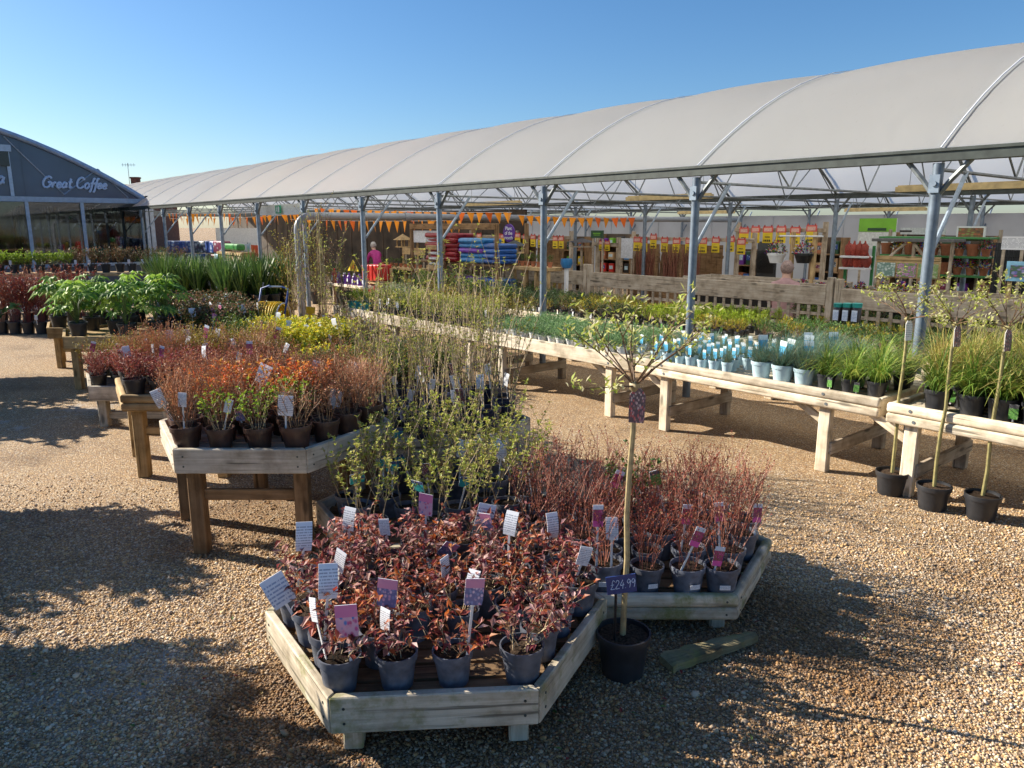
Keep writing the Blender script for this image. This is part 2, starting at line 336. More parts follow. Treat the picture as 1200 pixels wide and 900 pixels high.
# ------------------------------------------------------------------ plants
def bushy(seed, n=8, h=.25, base=.02, lean=.5, jit=.12, tw=.0025, sub=3, subL=.4, lf=(.03, .015), per=6, start=.3, tip=0, droop=0.0, hv=.25, up=.25, taper=.5, fold=.25, sides=3, subang=.8):
    g = random.Random(seed); S = MB(); L = MB()
    def leafat(p, d):
        v = Vector((g.uniform(-1, 1), g.uniform(-1, 1), g.uniform(-.5 - droop, .9 - droop) + up))
        v = (v.normalized() + d * .35)
        q = g.uniform(.65, 1.2)
        L.leaf(p, v, Vector((g.uniform(-.4, .4), g.uniform(-.4, .4), 1)), lf[0] * q, lf[1] * q, 0, fold * g.uniform(.3, 1.6), g.uniform(-.1, .5))
    def line(p, d, ln, r, k=4):
        pts = [Vector(p)]; d = Vector(d).normalized()
        for i in range(k):
            d = (d + Vector((g.uniform(-jit, jit), g.uniform(-jit, jit), g.uniform(-jit, jit) + .03))).normalized()
            pts.append(pts[-1] + d * ln / k)
        S.tube(pts, [r * (1 - (1 - taper) * i / k) for i in range(k + 1)], sides, 0, False)
        return pts
    def along(pts, t):
        x = t * (len(pts) - 1); i = min(int(x), len(pts) - 2); return pts[i].lerp(pts[i + 1], x - i), (pts[i + 1] - pts[i]).normalized()
    for i in range(n):
        w = 2 * math.pi * (i + g.random()) / n; le = lean * g.uniform(.15, 1.1); b = base * g.random() ** .5
        d = Vector((math.cos(w) * le, math.sin(w) * le, 1))
        pts = line((b * math.cos(w), b * math.sin(w), 0), d, h * g.uniform(1 - hv, 1 + hv * .6), tw)
        ls = [(pts, per)]
        for j in range(sub):
            p, dd = along(pts, g.uniform(.25, .92)); w2 = g.uniform(0, 6.28)
            ls.append((line(p, dd + Vector((math.cos(w2), math.sin(w2), .35)) * subang, h * subL * g.uniform(.5, 1.1), tw * .65, 3), max(1, int(per * .7))))
        for pp, k in ls:
            for j in range(k):
                p, dd = along(pp, start + (1 - start) * g.random()); leafat(p, dd)
            for j in range(tip): leafat(pp[-1], (pp[-1] - pp[-2]).normalized())
    return S, L
def tufts(seed, n=4, h=.8, base=.03, lean=.15, tw=.004, nodes=5, tl=(.035, .018), per=5, start=.35, sub=2):
    """bare upright stems carrying opposite tufts of young leaves"""
    g = random.Random(seed); S = MB(); L = MB()
    def tuft(p):
        for k in range(per):
            v = Vector((g.uniform(-1, 1), g.uniform(-1, 1), g.uniform(.0, 1.3)))
            L.leaf(p, v, Vector((0, 0, 1)), tl[0] * g.uniform(.6, 1.2), tl[1] * g.uniform(.7, 1.2), 0, .3, .1)
    for i in range(n):
        w = g.uniform(0, 6.28); le = lean * g.uniform(.2, 1.3); p = Vector((base * math.cos(w), base * math.sin(w), 0)); d = Vector((math.cos(w) * le, math.sin(w) * le, 1)).normalized()
        pts = [p]; k = 6; hh = h * g.uniform(.6, 1.1)
        for j in range(k):
            d = (d + Vector((g.uniform(-.09, .09), g.uniform(-.09, .09), .02))).normalized(); pts.append(pts[-1] + d * hh / k)
        S.tube(pts, [tw * (1 - .6 * j / k) for j in range(k + 1)], 4, 0, False)
        br = [pts]
        for j in range(sub):
            a = pts[g.randint(2, 5)]; w2 = g.uniform(0, 6.28); q = [a]
            dd = Vector((math.cos(w2) * .6, math.sin(w2) * .6, 1)).normalized()
            for m in range(3): dd = (dd + Vector((g.uniform(-.15, .15), g.uniform(-.15, .15), .1))).normalized(); q.append(q[-1] + dd * hh * .13)
            S.tube(q, [tw * .55, tw * .5, tw * .4, tw * .3], 3, 0, False); br.append(q)
        for pp in br:
            for j in range(nodes if pp is pts else 2):
                t = start + (1 - start) * (j + g.random() * .6) / nodes if pp is pts else g.uniform(.4, 1)
                x = min(t, .999) * (len(pp) - 1); ii = int(x); tuft(pp[ii].lerp(pp[ii + 1], x - ii))
            tuft(pp[-1])
    return S, L
def tussock(seed, n=160, L0=.28, W=.003, droop=.25, spread=.9, base=.03, lv=.4, seg=4):
    g = random.Random(seed); B = MB()
    for i in range(n):
        w = g.uniform(0, 6.28); s = spread * g.random() ** .7; b = base * g.random() ** .5; a = g.uniform(0, 6.28)
        B.blade((b * math.cos(a), b * math.sin(a), 0), Vector((math.cos(w) * s, math.sin(w) * s, 1)), L0 * g.uniform(1 - lv, 1 + lv * .5), W * g.uniform(.7, 1.3), droop * g.uniform(.4, 1.5), 0, seg)
    return B
def conifer(seed, h=.3, r=.12, n=22, lf=(.03, .009), per=16, shape=1.0, spread=.35):
    g = random.Random(seed); S = MB(); L = MB()
    S.tube([(0, 0, 0), (0, 0, h * .8)], [.006, .002], 4, 0, False)
    for i in range(n):
        t = (i + .5) / n; z = h * t * .85; rr = r * (1 - t ** 1.5 * shape) * g.uniform(.7, 1.1) + .015; w = i * 2.4 + g.uniform(-.4, .4)
        p0 = Vector((0, 0, z * .7)); p1 = Vector((rr * math.cos(w), rr * math.sin(w), z + rr * spread * g.uniform(.5, 1.6)))
        S.tube([p0, p1], [.0025, .001], 3, 0, False)
        for k in range(per):
            q = p0.lerp(p1, .25 + .8 * g.random()) + Vector((g.uniform(-.015, .015), g.uniform(-.015, .015), g.uniform(-.01, .01)))
            d = (p1 - p0).normalized() + Vector((g.uniform(-.7, .7), g.uniform(-.7, .7), g.uniform(-.1, .9)))
            L.leaf(q, d, Vector((g.uniform(-1, 1), g.uniform(-1, 1), 1)), lf[0] * g.uniform(.6, 1.3), lf[1], 0, .1)
    return S, L
def mound(seed, r=.09, h=.1, n=260, lf=(.012, .007), z0=.0):
    g = random.Random(seed); L = MB()
    for i in range(n):
        w = g.uniform(0, 6.28); q = g.random() ** .5; z = z0 + h * (1 - q * q) * g.uniform(.35, 1.1)
        L.leaf((r * q * math.cos(w), r * q * math.sin(w), z), Vector((math.cos(w) * q + g.uniform(-.6, .6), math.sin(w) * q + g.uniform(-.6, .6), g.uniform(.1, 1.2))), Vector((g.uniform(-.5, .5), g.uniform(-.5, .5), 1)), lf[0] * g.uniform(.6, 1.3), lf[1] * g.uniform(.7, 1.3), 0, .2)
    return L
def palmate(seed, n=9, h=.4, size=.2, spread=.5):
    """hand-shaped glossy leaves on long stalks"""
    g = random.Random(seed); S = MB(); L = MB()
    for i in range(n):
        w = 2.4 * i + g.uniform(-.3, .3); q = g.uniform(.2, 1); hh = h * (1.12 - .6 * q * q) * g.uniform(.75, 1.1); rr = spread * .5 * q
        p = Vector((rr * math.cos(w), rr * math.sin(w), hh)); S.tube([(0, 0, 0), (rr * .3 * math.cos(w), rr * .3 * math.sin(w), hh * .65), p], [.006, .004, .003], 4, 0, False)
        out = Vector((math.cos(w), math.sin(w), -.25 - .3 * q)).normalized(); side = Vector((-math.sin(w), math.cos(w), 0)); sz = size * g.uniform(.7, 1.15)
        nn = side.cross(out); nn = nn if nn.z > 0 else -nn
        V = [p]; F = []
        k = 7
        for j in range(k):
            a = (j - (k - 1) / 2) * .62; d = out * math.cos(a) + side * math.sin(a); ln = sz * (.62 if j in (0, k - 1) else (.8 if j in (1, k - 2) else 1.0))
            dl = out * math.cos(a - .27) + side * math.sin(a - .27); dr = out * math.cos(a + .27) + side * math.sin(a + .27)
            b = len(V)
            V += [p + dl * ln * .55 + nn * .006, p + d * ln - nn * sz * .16, p + dr * ln * .55 + nn * .006, p + d * ln * .6 + nn * .018]
            F += [(0, b, b + 3), (b, b + 1, b + 3), (b + 1, b + 2, b + 3), (b + 2, 0, b + 3)]
        L.add(V, F, 0)
    return S, L
def potmesh(Rr=.075, H=.135, m=POT_G, rim=.028, base=.74, n=20, name='pot', square=False):
    P = MB()
    prof = [(0.0, 0.0), (Rr * base, 0.0), (Rr * base, .004), (Rr * .93, H - rim), (Rr, H - rim), (Rr * 1.03, H - .004), (Rr * 1.02, H), (Rr * .955, H), (Rr * .93, H - rim), (Rr * .88, H * .72)]
    P.lathe(prof, 4 if square else n, 0, smooth=not square)
    return P.mesh(name, m)
def soilmesh(Rr, z, seed=0):
    g = random.Random(seed); P = MB(); V = [(0, 0, z + .006)]; n = 12
    for k in (.5, 1.0):
        for j in range(n): V.append((Rr * k * math.cos(6.283 * j / n), Rr * k * math.sin(6.283 * j / n), z + g.uniform(-.005, .006)))
    F = [(0, 1 + j, 1 + (j + 1) % n) for j in range(n)] + [(1 + j, 1 + n + j, 1 + n + (j + 1) % n, 1 + (j + 1) % n) for j in range(n)]
    P.add(V, F, 0, True); return P.mesh('soil', SOIL)
_cards = {}
def cardmesh(w, h, front, curl=.15, notch=False, back=None):
    key = (w, h, front.name, curl, notch)
    if key in _cards: return _cards[key]
    P = MB(); k = 5; t = .0012; V = []
    for sgn in (-1, 1):
        for i in range(k + 1):
            z = h * i / k; y = curl * h * (i / k) ** 2 + sgn * t
            ww = w * (.42 if notch and i == k else 1.0) * (.93 if i == 0 else 1.0)
            V += [(-ww / 2, y, z), (ww / 2, y, z)]
    o = 2 * (k + 1)
    P.add(V[:o], [(2 * i, 2 * i + 1, 2 * i + 3, 2 * i + 2) for i in range(k)], 0)
    P.add(V[o:], [(2 * i + 1, 2 * i, 2 * i + 2, 2 * i + 3) for i in range(k)], 1)
    P.add(V, [(2 * i, 2 * i + 2, o + 2 * i + 2, o + 2 * i) for i in range(k)] + [(2 * i + 3, 2 * i + 1, o + 2 * i + 1, o + 2 * i + 3) for i in range(k)] + [(2 * k, 2 * k + 1, o + 2 * k + 1, o + 2 * k), (1, 0, o, o + 1)], 1)
    me = P.mesh('card', front, back or C_TEXT); _cards[key] = me; return me
_stm = {}
def tagstem(L):
    if L in _stm: return _stm[L]
    P = MB(); P.box((0, .0015, L / 2), (.010, .0018, L)); P.box((0, .004, L * .5), (.003, .004, L * .96)); me = P.mesh('tag_stem', WHITE); _stm[L] = me; return me
TAGS = {
 'pink': (.065, .105, C_PINK, .02), 'mauve': (.06, .09, C_MAUVE, .05), 'text': (.058, .10, C_TEXT, .3), 'text2': (.075, .10, C_TEXT2, .12), 'mag': (.048, .105, C_MAG, .06),
 'plum': (.06, .10, C_PLUM, .1), 'teal': (.085, .065, C_TEAL, .05), 'white': (.05, .085, C_TEXT, .12), 'blue': (.075, .15, C_BLUE, .08), 'bluesm': (.038, .085, C_BLUE, .08),
 'green': (.055, .10, C_GREEN, .05), 'org': (.05, .09, C_ORG, .05), 'bigwhite': (.085, .11, C_TEXT, .18)}
def addtag(root, kind, L=.12, x=.02, y=-.02, z=.1, rz=0.0, lean=.15, roll=0.0, sc_=1.0):
    w, h, fr, cu = TAGS[kind]
    s = link('plant_tag', tagstem(L), root); s.location = (x, y, z); s.rotation_euler = (lean, roll, rz)
    c = link('card', cardmesh(w * sc_, h * sc_, fr, cu), s); c.location = (0, -.004, L * .96)
    return s
SPEC = {}
def species(name, kindname, cat, Rr, H, potm, variants, square=False, soil=True):
    pm = potmesh(Rr, H, potm, rim=min(.03, H * .22), square=square); sm = [soilmesh(Rr * .92, H * .86, k) for k in range(3)] if soil else None
    SPEC[name] = dict(kind=kindname, cat=cat, pot=pm, soil=sm, H=H, R=Rr, var=variants)
def var(S, L, ms, ml, ln='leaves', sn='stems'):
    out = []
    if S is not None: out.append((sn, S.mesh(sn, ms)))
    if L is not None: out.append((ln, L.mesh(ln, ml)))
    return out
NPL = [0]
def place(sp, p, s=1.0, rz=None, group=None, tags=(), v=None, tilt=0.0, parent_rz=0.0):
    d = SPEC[sp]; NPL[0] += 1
    root = thing(d['kind'], 'plant', d['cat'], p, rnd.uniform(0, 6.28) if rz is None else rz, group)
    root.scale = (s, s, s)
    if tilt: root.rotation_euler.x = rnd.uniform(-tilt, tilt); root.rotation_euler.y = rnd.uniform(-tilt, tilt)
    link('pot', d['pot'], root)
    if d['soil']: link('soil', d['soil'][NPL[0] % 3], root)
    vv = d['var'][rnd.randrange(len(d['var'])) if v is None else v % len(d['var'])]
    for nm, me in vv: o = link(nm, me, root); o.location = (0, 0, d['H'] * .84)
    for t in tags:
        t = dict(t); kind = t.pop('k'); zr = t.pop('face', 0.0)
        t.setdefault('z', d['H'] * .8)
        x, y = t.get('x', .02), t.get('y', -.02); a = -root.rotation_euler.z
        t['x'] = x * math.cos(a) - y * math.sin(a); t['y'] = x * math.sin(a) + y * math.cos(a)
        addtag(root, kind, rz=zr + a, **t)
    return root
def V_(fn, ms, ml, seeds, ln='leaves', sn='stems', **kw):
    out = []
    for s in seeds: S, L = fn(s, **kw); out.append(var(S, L, ms, ml, ln, sn))
    return out
species('wine', 'potted_red_leaved_shrub', 'potted shrub', .078, .135, POT_G,
        V_(bushy, BARK_TAN, L_WINE, range(1, 6), n=7, h=.145, base=.035, lean=.95, jit=.3, tw=.0024, sub=4, subL=.65, lf=(.040, .019), per=3, start=.3, tip=2, droop=.45) + V_(bushy, BARK_TAN, L_WINE2, range(6, 8), n=6, h=.15, base=.035, lean=.95, jit=.3, tw=.0024, sub=4, subL=.6, lf=(.042, .019), per=4, start=.3, tip=2, droop=.45) + V_(bushy, BARK_TAN, L_WINE2, range(9, 10), n=6, h=.12, base=.04, lean=1.2, jit=.3, tw=.0024, sub=2, subL=.6, lf=(.040, .018), per=1, start=.5, tip=1, droop=.5))
species('twig', 'potted_red_twig_shrub', 'potted shrub', .088, .15, POT_G,
        V_(bushy, BARK_RED, L_REDBUD, range(11, 16), n=12, h=.36, base=.05, lean=.36, jit=.13, tw=.0024, sub=4, subL=.4, lf=(.013, .008), per=7, start=.25, tip=1, up=.5))
species('bud', 'potted_budding_shrub', 'potted shrub', .082, .15, POT_G,
        V_(tufts, BARK_TAN, L_YG, range(21, 26), n=5, h=.47, base=.05, lean=.36, tw=.0036, nodes=6, tl=(.027, .014), per=4, sub=3))
species('cane', 'potted_cane_shrub', 'potted shrub', .10, .19, POT_NV,
        V_(tufts, BARK_TAN, L_YG, range(31, 36), n=6, h=1.02, base=.08, lean=.12, tw=.0042, nodes=8, tl=(.026, .012), per=4, start=.10, sub=2))
species('brown', 'potted_brown_twig_shrub', 'potted shrub', .088, .135, POT_BR,
        V_(bushy, BARK_BR, L_RUST, range(41, 46), n=11, h=.25, base=.05, lean=.5, jit=.18, tw=.0030, sub=4, subL=.5, lf=(.016, .009), per=3, start=.4, tip=1))
species('browng', 'potted_brown_twig_shrub', 'potted shrub', .088, .135, POT_BR,
        V_(bushy, BARK_TAN, L_LIME, range(46, 49), n=9, h=.22, base=.05, lean=.6, jit=.2, tw=.003, sub=3, subL=.5, lf=(.024, .015), per=6, start=.3, tip=3))
species('orange', 'potted_orange_leaved_shrub', 'potted shrub', .088, .135, POT_BR,
        V_(bushy, BARK_OR, L_ORANGE, range(51, 54), n=11, h=.26, base=.04, lean=.5, jit=.14, tw=.0028, sub=4, subL=.45, lf=(.026, .015), per=6, start=.55, tip=4))
species('straw', 'potted_straw_twig_shrub', 'potted shrub', .088, .135, POT_BR,
        V_(bushy, BARK_OR, L_RUST, range(55, 59), n=26, h=.29, base=.05, lean=.36, jit=.1, tw=.0022, sub=4, subL=.4, lf=(.012, .007), per=5, start=.35, tip=1))
species('pinkred', 'potted_pinkish_shrub', 'potted shrub', .078, .13, POT_D,
        V_(bushy, BARK_RED, L_PINKR, range(61, 65), n=16, h=.17, base=.04, lean=.7, jit=.2, tw=.0018, sub=4, subL=.5, lf=(.016, .009), per=8, start=.2, tip=2))
species('olive', 'potted_golden_shrub', 'potted shrub', .082, .14, POT_D,
        V_(bushy, BARK_OR, L_OLIVE, range(65, 69), n=18, h=.24, base=.04, lean=.6, jit=.18, tw=.0018, sub=4, subL=.5, lf=(.017, .010), per=8, start=.25, tip=2))
species('gold', 'potted_yellow_shrub', 'potted shrub', .08, .14, POT_D,
        V_(bushy, GREENST, L_GOLD, range(71, 75), n=12, h=.22, base=.04, lean=.7, jit=.2, tw=.0022, sub=4, subL=.5, lf=(.030, .019), per=9, start=.15, tip=3))
species('mixed', 'potted_green_shrub', 'potted shrub', .082, .14, POT_D,
        V_(bushy, BARK_BR, L_MIX, range(75, 79), n=11, h=.28, base=.04, lean=.55, jit=.18, tw=.0024, sub=4, subL=.5, lf=(.028, .017), per=9, start=.15, tip=3))
species('rose', 'potted_rose', 'potted rose', .09, .17, POT_D,
        V_(bushy, GREENST, L_ROSE, range(81, 85), n=8, h=.26, base=.03, lean=.6, jit=.15, tw=.0035, sub=3, subL=.55, lf=(.034, .022), per=9, start=.25, tip=3))
species('fatsia', 'potted_broad_leaf_plant', 'potted plant', .10, .17, POT_D, V_(palmate, GREENST, L_FAT, range(91, 95), n=14, h=.44, size=.17, spread=.50))
species('sword', 'potted_sword_leaf_plant', 'potted plant', .11, .19, POT_D,
        [var(None, tussock(s, 90, .66, .028, .07, .55, .06, .4, 4), None, L_SWORD) for s in range(101, 105)])
species('cornus', 'potted_dogwood', 'potted shrub', .12, .22, POT_D,
        V_(bushy, BARK_WINE, L_REDBUD, range(111, 115), n=22, h=.72, base=.06, lean=.28, jit=.09, tw=.004, sub=5, subL=.4, lf=(.034, .019), per=12, start=.25, tip=2))
species('cornus_o', 'potted_orange_dogwood', 'potted shrub', .12, .22, POT_D,
        V_(bushy, BARK_OR, L_RUST, range(115, 118), n=20, h=.74, base=.06, lean=.24, jit=.09, tw=.004, sub=4, subL=.4, lf=(.022, .012), per=7, start=.25, tip=2))
species('topball', 'potted_lime_euonymus', 'potted shrub', .10, .18, POT_D,
        V_(bushy, GREENST, L_LIME, range(121, 124), n=14, h=.26, base=.04, lean=.8, jit=.18, tw=.003, sub=4, subL=.5, lf=(.036, .024), per=9, start=.3, tip=3))
species('hedging', 'potted_mixed_hedging_shrub', 'potted shrub', .10, .18, POT_D,
        V_(bushy, BARK_BR, L_ROSE, range(125, 128), n=14, h=.34, base=.05, lean=.4, jit=.15, tw=.003, sub=4, subL=.45, lf=(.03, .02), per=8, start=.1, tip=3))
species('carex', 'potted_sedge', 'potted grass', .095, .16, POT_D, [var(None, tussock(s, 200, .42, .010, .66, 1.0, .05, .4, 6), None, L_CAREX) for s in range(131, 135)])
species('cargold', 'potted_golden_sedge', 'potted grass', .095, .16, POT_D, [var(None, tussock(s, 240, .44, .0055, .50, .9, .05, .45, 6), None, L_CARGOLD) for s in range(135, 138)])
species('fescue', 'potted_blue_fescue', 'potted grass', .088, .14, POT_BL, [var(None, tussock(s, 480, .24, .0028, .34, 1.35, .06, .3, 4), None, L_FESC) for s in range(141, 145)])
species('fescsm', 'potted_small_fescue', 'potted grass', .048, .10, POT_BL, [var(None, tussock(s, 110, .125, .0022, .15, .8, .03, .3, 3), None, L_FESC) for s in range(145, 149)])
species('thyme', 'potted_thyme', 'potted herb', .052, .085, POT_WH, [var(None, mound(s, .10, .115, 380, (.024, .008)), None, L_THYME) for s in range(151, 155)])
species('eugold', 'potted_golden_euonymus', 'potted shrub', .058, .10, POT_D, V_(bushy, GREENST, L_OLIVE, range(156, 159), n=11, h=.20, base=.03, lean=.4, jit=.12, tw=.002, sub=3, subL=.4, lf=(.02, .012), per=8, start=.1, tip=3))
species('euyg', 'potted_lime_shrub', 'potted shrub', .058, .10, POT_D, V_(bushy, GREENST, L_YG, range(159, 162), n=11, h=.22, base=.03, lean=.4, jit=.12, tw=.002, sub=3, subL=.4, lf=(.022, .013), per=8, start=.1, tip=3))
species('tealpot', 'potted_green_shrub', 'potted shrub', .085, .13, POT_TE, V_(bushy, GREENST, L_LIME, range(162, 165), n=11, h=.20, base=.04, lean=.5, jit=.15, tw=.002, sub=3, subL=.4, lf=(.026, .014), per=9, start=.1, tip=3))
species('cream', 'potted_cream_shrub', 'potted shrub', .07, .12, POT_D, V_(bushy, GREENST, L_CREAM, range(165, 168), n=12, h=.24, base=.03, lean=.5, jit=.15, tw=.002, sub=3, subL=.4, lf=(.024, .016), per=8, start=.1, tip=3))
species('conlime', 'potted_lime_conifer', 'potted conifer', .07, .13, POT_D, V_(conifer, BARK_BR, L_CONLIME, range(171, 174), h=.33, r=.10, n=26, lf=(.04, .009), per=14, shape=1.0, spread=1.2))
species('congold', 'potted_golden_conifer', 'potted conifer', .07, .13, POT_D, V_(conifer, BARK_BR, L_CONGOLD, range(174, 177), h=.24, r=.15, n=26, lf=(.035, .009), per=14, shape=.8, spread=.6))
species('congreen', 'potted_green_conifer', 'potted conifer', .07, .13, POT_D, V_(conifer, BARK_BR, L_CONGREEN, range(177, 180), h=.24, r=.17, n=26, lf=(.035, .009), per=14, shape=.75, spread=.45))
species('heath', 'potted_heather', 'potted heather', .06, .10, POT_D, [var(None, mound(s, .12, .15, 420, (.026, .007)), None, L_HEATH) for s in range(181, 184)])
species('darkev', 'potted_dark_evergreen', 'potted shrub', .07, .13, POT_D, V_(bushy, BARK_BR, L_DARK, range(184, 187), n=12, h=.24, base=.04, lean=.6, jit=.15, tw=.002, sub=3, subL=.4, lf=(.026, .016), per=9, start=.1, tip=3))
species('bedding', 'potted_bedding_plant', 'potted flower', .06, .10, TERRA, [var(None, mound(s, .10, .13, 170, (.035, .028)), None, L_FLOWER, 'flowers') for s in range(191, 194)])
species('seedling', 'potted_seedling', 'potted plant', .05, .10, TERRA, V_(bushy, GREENST, L_MIX, range(194, 196), n=7, h=.14, base=.02, lean=.5, jit=.2, tw=.0015, sub=2, subL=.4, lf=(.022, .013), per=6, start=.2, tip=2))
# ------------------------------------------------------------------ world, sun, camera
w = bpy.data.worlds.new("World"); sc.world = w; w.use_nodes = True
nt = w.node_tree; bg = nt.nodes['Background']
sky = nt.nodes.new('ShaderNodeTexSky'); sky.sky_type = 'NISHITA'; sky.sun_disc = False
SUN_EL = R(29); SD = Vector((-.945, .327, 0)).normalized() * math.cos(SUN_EL) + Vector((0, 0, math.sin(SUN_EL)))
sky.sun_elevation = SUN_EL; sky.sun_rotation = math.atan2(SD.x, SD.y)
sky.air_density = 1.0; sky.dust_density = .6; sky.ozone_density = 5.0
hs_ = nt.nodes.new('ShaderNodeHueSaturation'); hs_.inputs['Saturation'].default_value = 1.15; nt.links.new(sky.outputs[0], hs_.inputs['Color']); nt.links.new(hs_.outputs[0], bg.inputs['Color']); bg.inputs['Strength'].default_value = .068
sl = bpy.data.lights.new('sun', 'SUN'); sl.energy = 5.0; sl.angle = R(.5); sl.color = (1.0, .91, .77)
so = bpy.data.objects.new('sun', sl); COL.objects.link(so); so.rotation_euler = (-SD).to_track_quat('-Z', 'Y').to_euler()
cam = bpy.data.cameras.new('camera'); cam.sensor_fit = 'HORIZONTAL'; cam.sensor_width = 36; cam.lens = 36 * FOC / 1200; cam.clip_end = 2000; cam.clip_start = .05
co = bpy.data.objects.new('camera', cam); COL.objects.link(co); co.location = (0, 0, CAMH); co.rotation_euler = (R(90) - PITCH, 0, 0); sc.camera = co
vs = sc.view_settings; vs.view_transform = 'Standard'; vs.look = 'None'; vs.gamma = 1; vs.exposure = 1.12; vs.use_curve_mapping = False
cy = sc.cycles; cy.use_denoising = True; cy.max_bounces = 7; cy.diffuse_bounces = 4; cy.glossy_bounces = 3; cy.transmission_bounces = 5; cy.transparent_max_bounces = 8
cy.use_adaptive_sampling = True; cy.adaptive_threshold = .02; cy.caustics_reflective = False; cy.caustics_refractive = False
# ------------------------------------------------------------------ gravel ground
def damp_shade(n, P, c):
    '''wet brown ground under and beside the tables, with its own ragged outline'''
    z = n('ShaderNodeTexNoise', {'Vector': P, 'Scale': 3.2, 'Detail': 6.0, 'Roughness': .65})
    for x, y, r in ((.75, 3.0, 1.0), (-.5, 2.5, .8), (-1.75, 4.7, .6), (-.9, 2.75, .5), (1.6, 3.3, .6)):  # spots darkened for wet gravel and the shade by the tables
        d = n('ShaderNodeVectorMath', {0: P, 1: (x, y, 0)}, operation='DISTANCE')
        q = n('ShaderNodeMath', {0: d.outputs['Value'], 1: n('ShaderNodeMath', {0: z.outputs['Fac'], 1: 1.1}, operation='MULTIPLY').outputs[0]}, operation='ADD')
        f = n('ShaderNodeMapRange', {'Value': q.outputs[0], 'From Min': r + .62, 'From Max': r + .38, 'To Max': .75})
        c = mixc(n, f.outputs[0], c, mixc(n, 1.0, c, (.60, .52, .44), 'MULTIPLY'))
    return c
def gravel():
    m, nt = newmat('gravel'); n = N(nt)
    tc = n('ShaderNodeTexCoord'); P = tc.outputs['Object']
    wob = n('ShaderNodeTexNoise', {'Vector': P, 'Scale': 90.0, 'Detail': 1.0})
    pw = mixc(n, .012, P, wob.outputs['Color'], 'ADD')
    v = n('ShaderNodeTexVoronoi', {'Vector': pw, 'Scale': 84.0}); sx = n('ShaderNodeSeparateColor', {0: v.outputs['Color']})
    c = ramp(n, sx.outputs[0], [(0, (.43, .26, .13)), (.16, (.64, .42, .21)), (.34, (.72, .52, .30)), (.5, (.51, .33, .18)), (.63, (.56, .42, .27)), (.76, (.77, .62, .42)), (.88, (.34, .26, .20)), (.95, (.80, .71, .58))], 'CONSTANT')
    gap = n('ShaderNodeMapRange', {'Value': v.outputs['Distance'], 'From Min': .35, 'From Max': .62, 'To Min': 0.0, 'To Max': .75})
    c = mixc(n, gap.outputs[0], c, (.12, .075, .04))
    big = n('ShaderNodeTexNoise', {'Vector': P, 'Scale': .9, 'Detail': 5.0, 'Roughness': .65})
    c = mixc(n, 1.0, c, ramp(n, big.outputs['Fac'], [(.32, (.60, .56, .52)), (.48, (1, 1, 1)), (.72, (1.0, .97, .92))]), 'MULTIPLY')
    du = n('ShaderNodeTexNoise', {'Vector': P, 'Scale': 5.5, 'Detail': 7.0, 'Roughness': .7})
    def spot(x, y, r, k):
        d = n('ShaderNodeVectorMath', {0: P, 1: (x, y, 0)}, operation='DISTANCE')
        f = n('ShaderNodeMapRange', {'Value': d.outputs['Value'], 'From Min': r, 'From Max': 0.0})
        a = n('ShaderNodeMapRange', {'Value': n('ShaderNodeMath', {0: du.outputs['Fac'], 1: n('ShaderNodeMath', {0: f.outputs[0], 1: .25}, operation='MULTIPLY').outputs[0]}, operation='ADD').outputs[0], 'From Min': .66, 'From Max': .76, 'To Max': k})
        return n('ShaderNodeMath', {0: a.outputs[0], 1: n('ShaderNodeMath', {0: f.outputs[0], 1: .02}, operation='GREATER_THAN').outputs[0]}, operation='MULTIPLY').outputs[0]
    for x, y, r, k in ((-1.75, 3.0, .75, .55), (-5.2, 7.0, .9, .5), (-4.6, 7.9, .7, .4)): c = mixc(n, spot(x, y, r, k), c, (.50, .49, .47))
    c = damp_shade(n, P, c)
    bh = n('ShaderNodeMapRange', {'Value': v.outputs['Distance'], 'From Min': 0.0, 'From Max': .6, 'To Min': 1.0, 'To Max': 0.0})
    bp = n('ShaderNodeBump', {'Height': bh.outputs[0], 'Strength': .9, 'Distance': .008})
    b = n('ShaderNodeBsdfPrincipled', {'Base Color': c, 'Roughness': .75, 'Normal': bp.outputs[0], 'Specular IOR Level': .3})
    finish(n, b.outputs[0]); return m
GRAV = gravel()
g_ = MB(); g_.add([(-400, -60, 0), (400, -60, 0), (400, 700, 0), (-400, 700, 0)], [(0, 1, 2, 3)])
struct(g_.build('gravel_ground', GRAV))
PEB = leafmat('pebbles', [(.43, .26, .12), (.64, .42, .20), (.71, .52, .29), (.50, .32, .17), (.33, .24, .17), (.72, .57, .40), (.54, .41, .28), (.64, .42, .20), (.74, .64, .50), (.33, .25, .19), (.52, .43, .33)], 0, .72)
def weather_shade(m):
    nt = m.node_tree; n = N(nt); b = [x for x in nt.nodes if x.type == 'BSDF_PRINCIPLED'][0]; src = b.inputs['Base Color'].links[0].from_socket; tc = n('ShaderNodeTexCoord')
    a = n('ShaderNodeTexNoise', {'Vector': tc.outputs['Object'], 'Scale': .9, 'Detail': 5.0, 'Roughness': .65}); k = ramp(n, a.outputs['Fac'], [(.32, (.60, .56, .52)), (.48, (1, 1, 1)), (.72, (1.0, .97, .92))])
    nt.links.new(damp_shade(n, tc.outputs['Object'], mixc(n, 1.0, src, k, 'MULTIPLY')), b.inputs['Base Color'])  # patchy tone, then the same wet spots and painted shade
weather_shade(PEB)
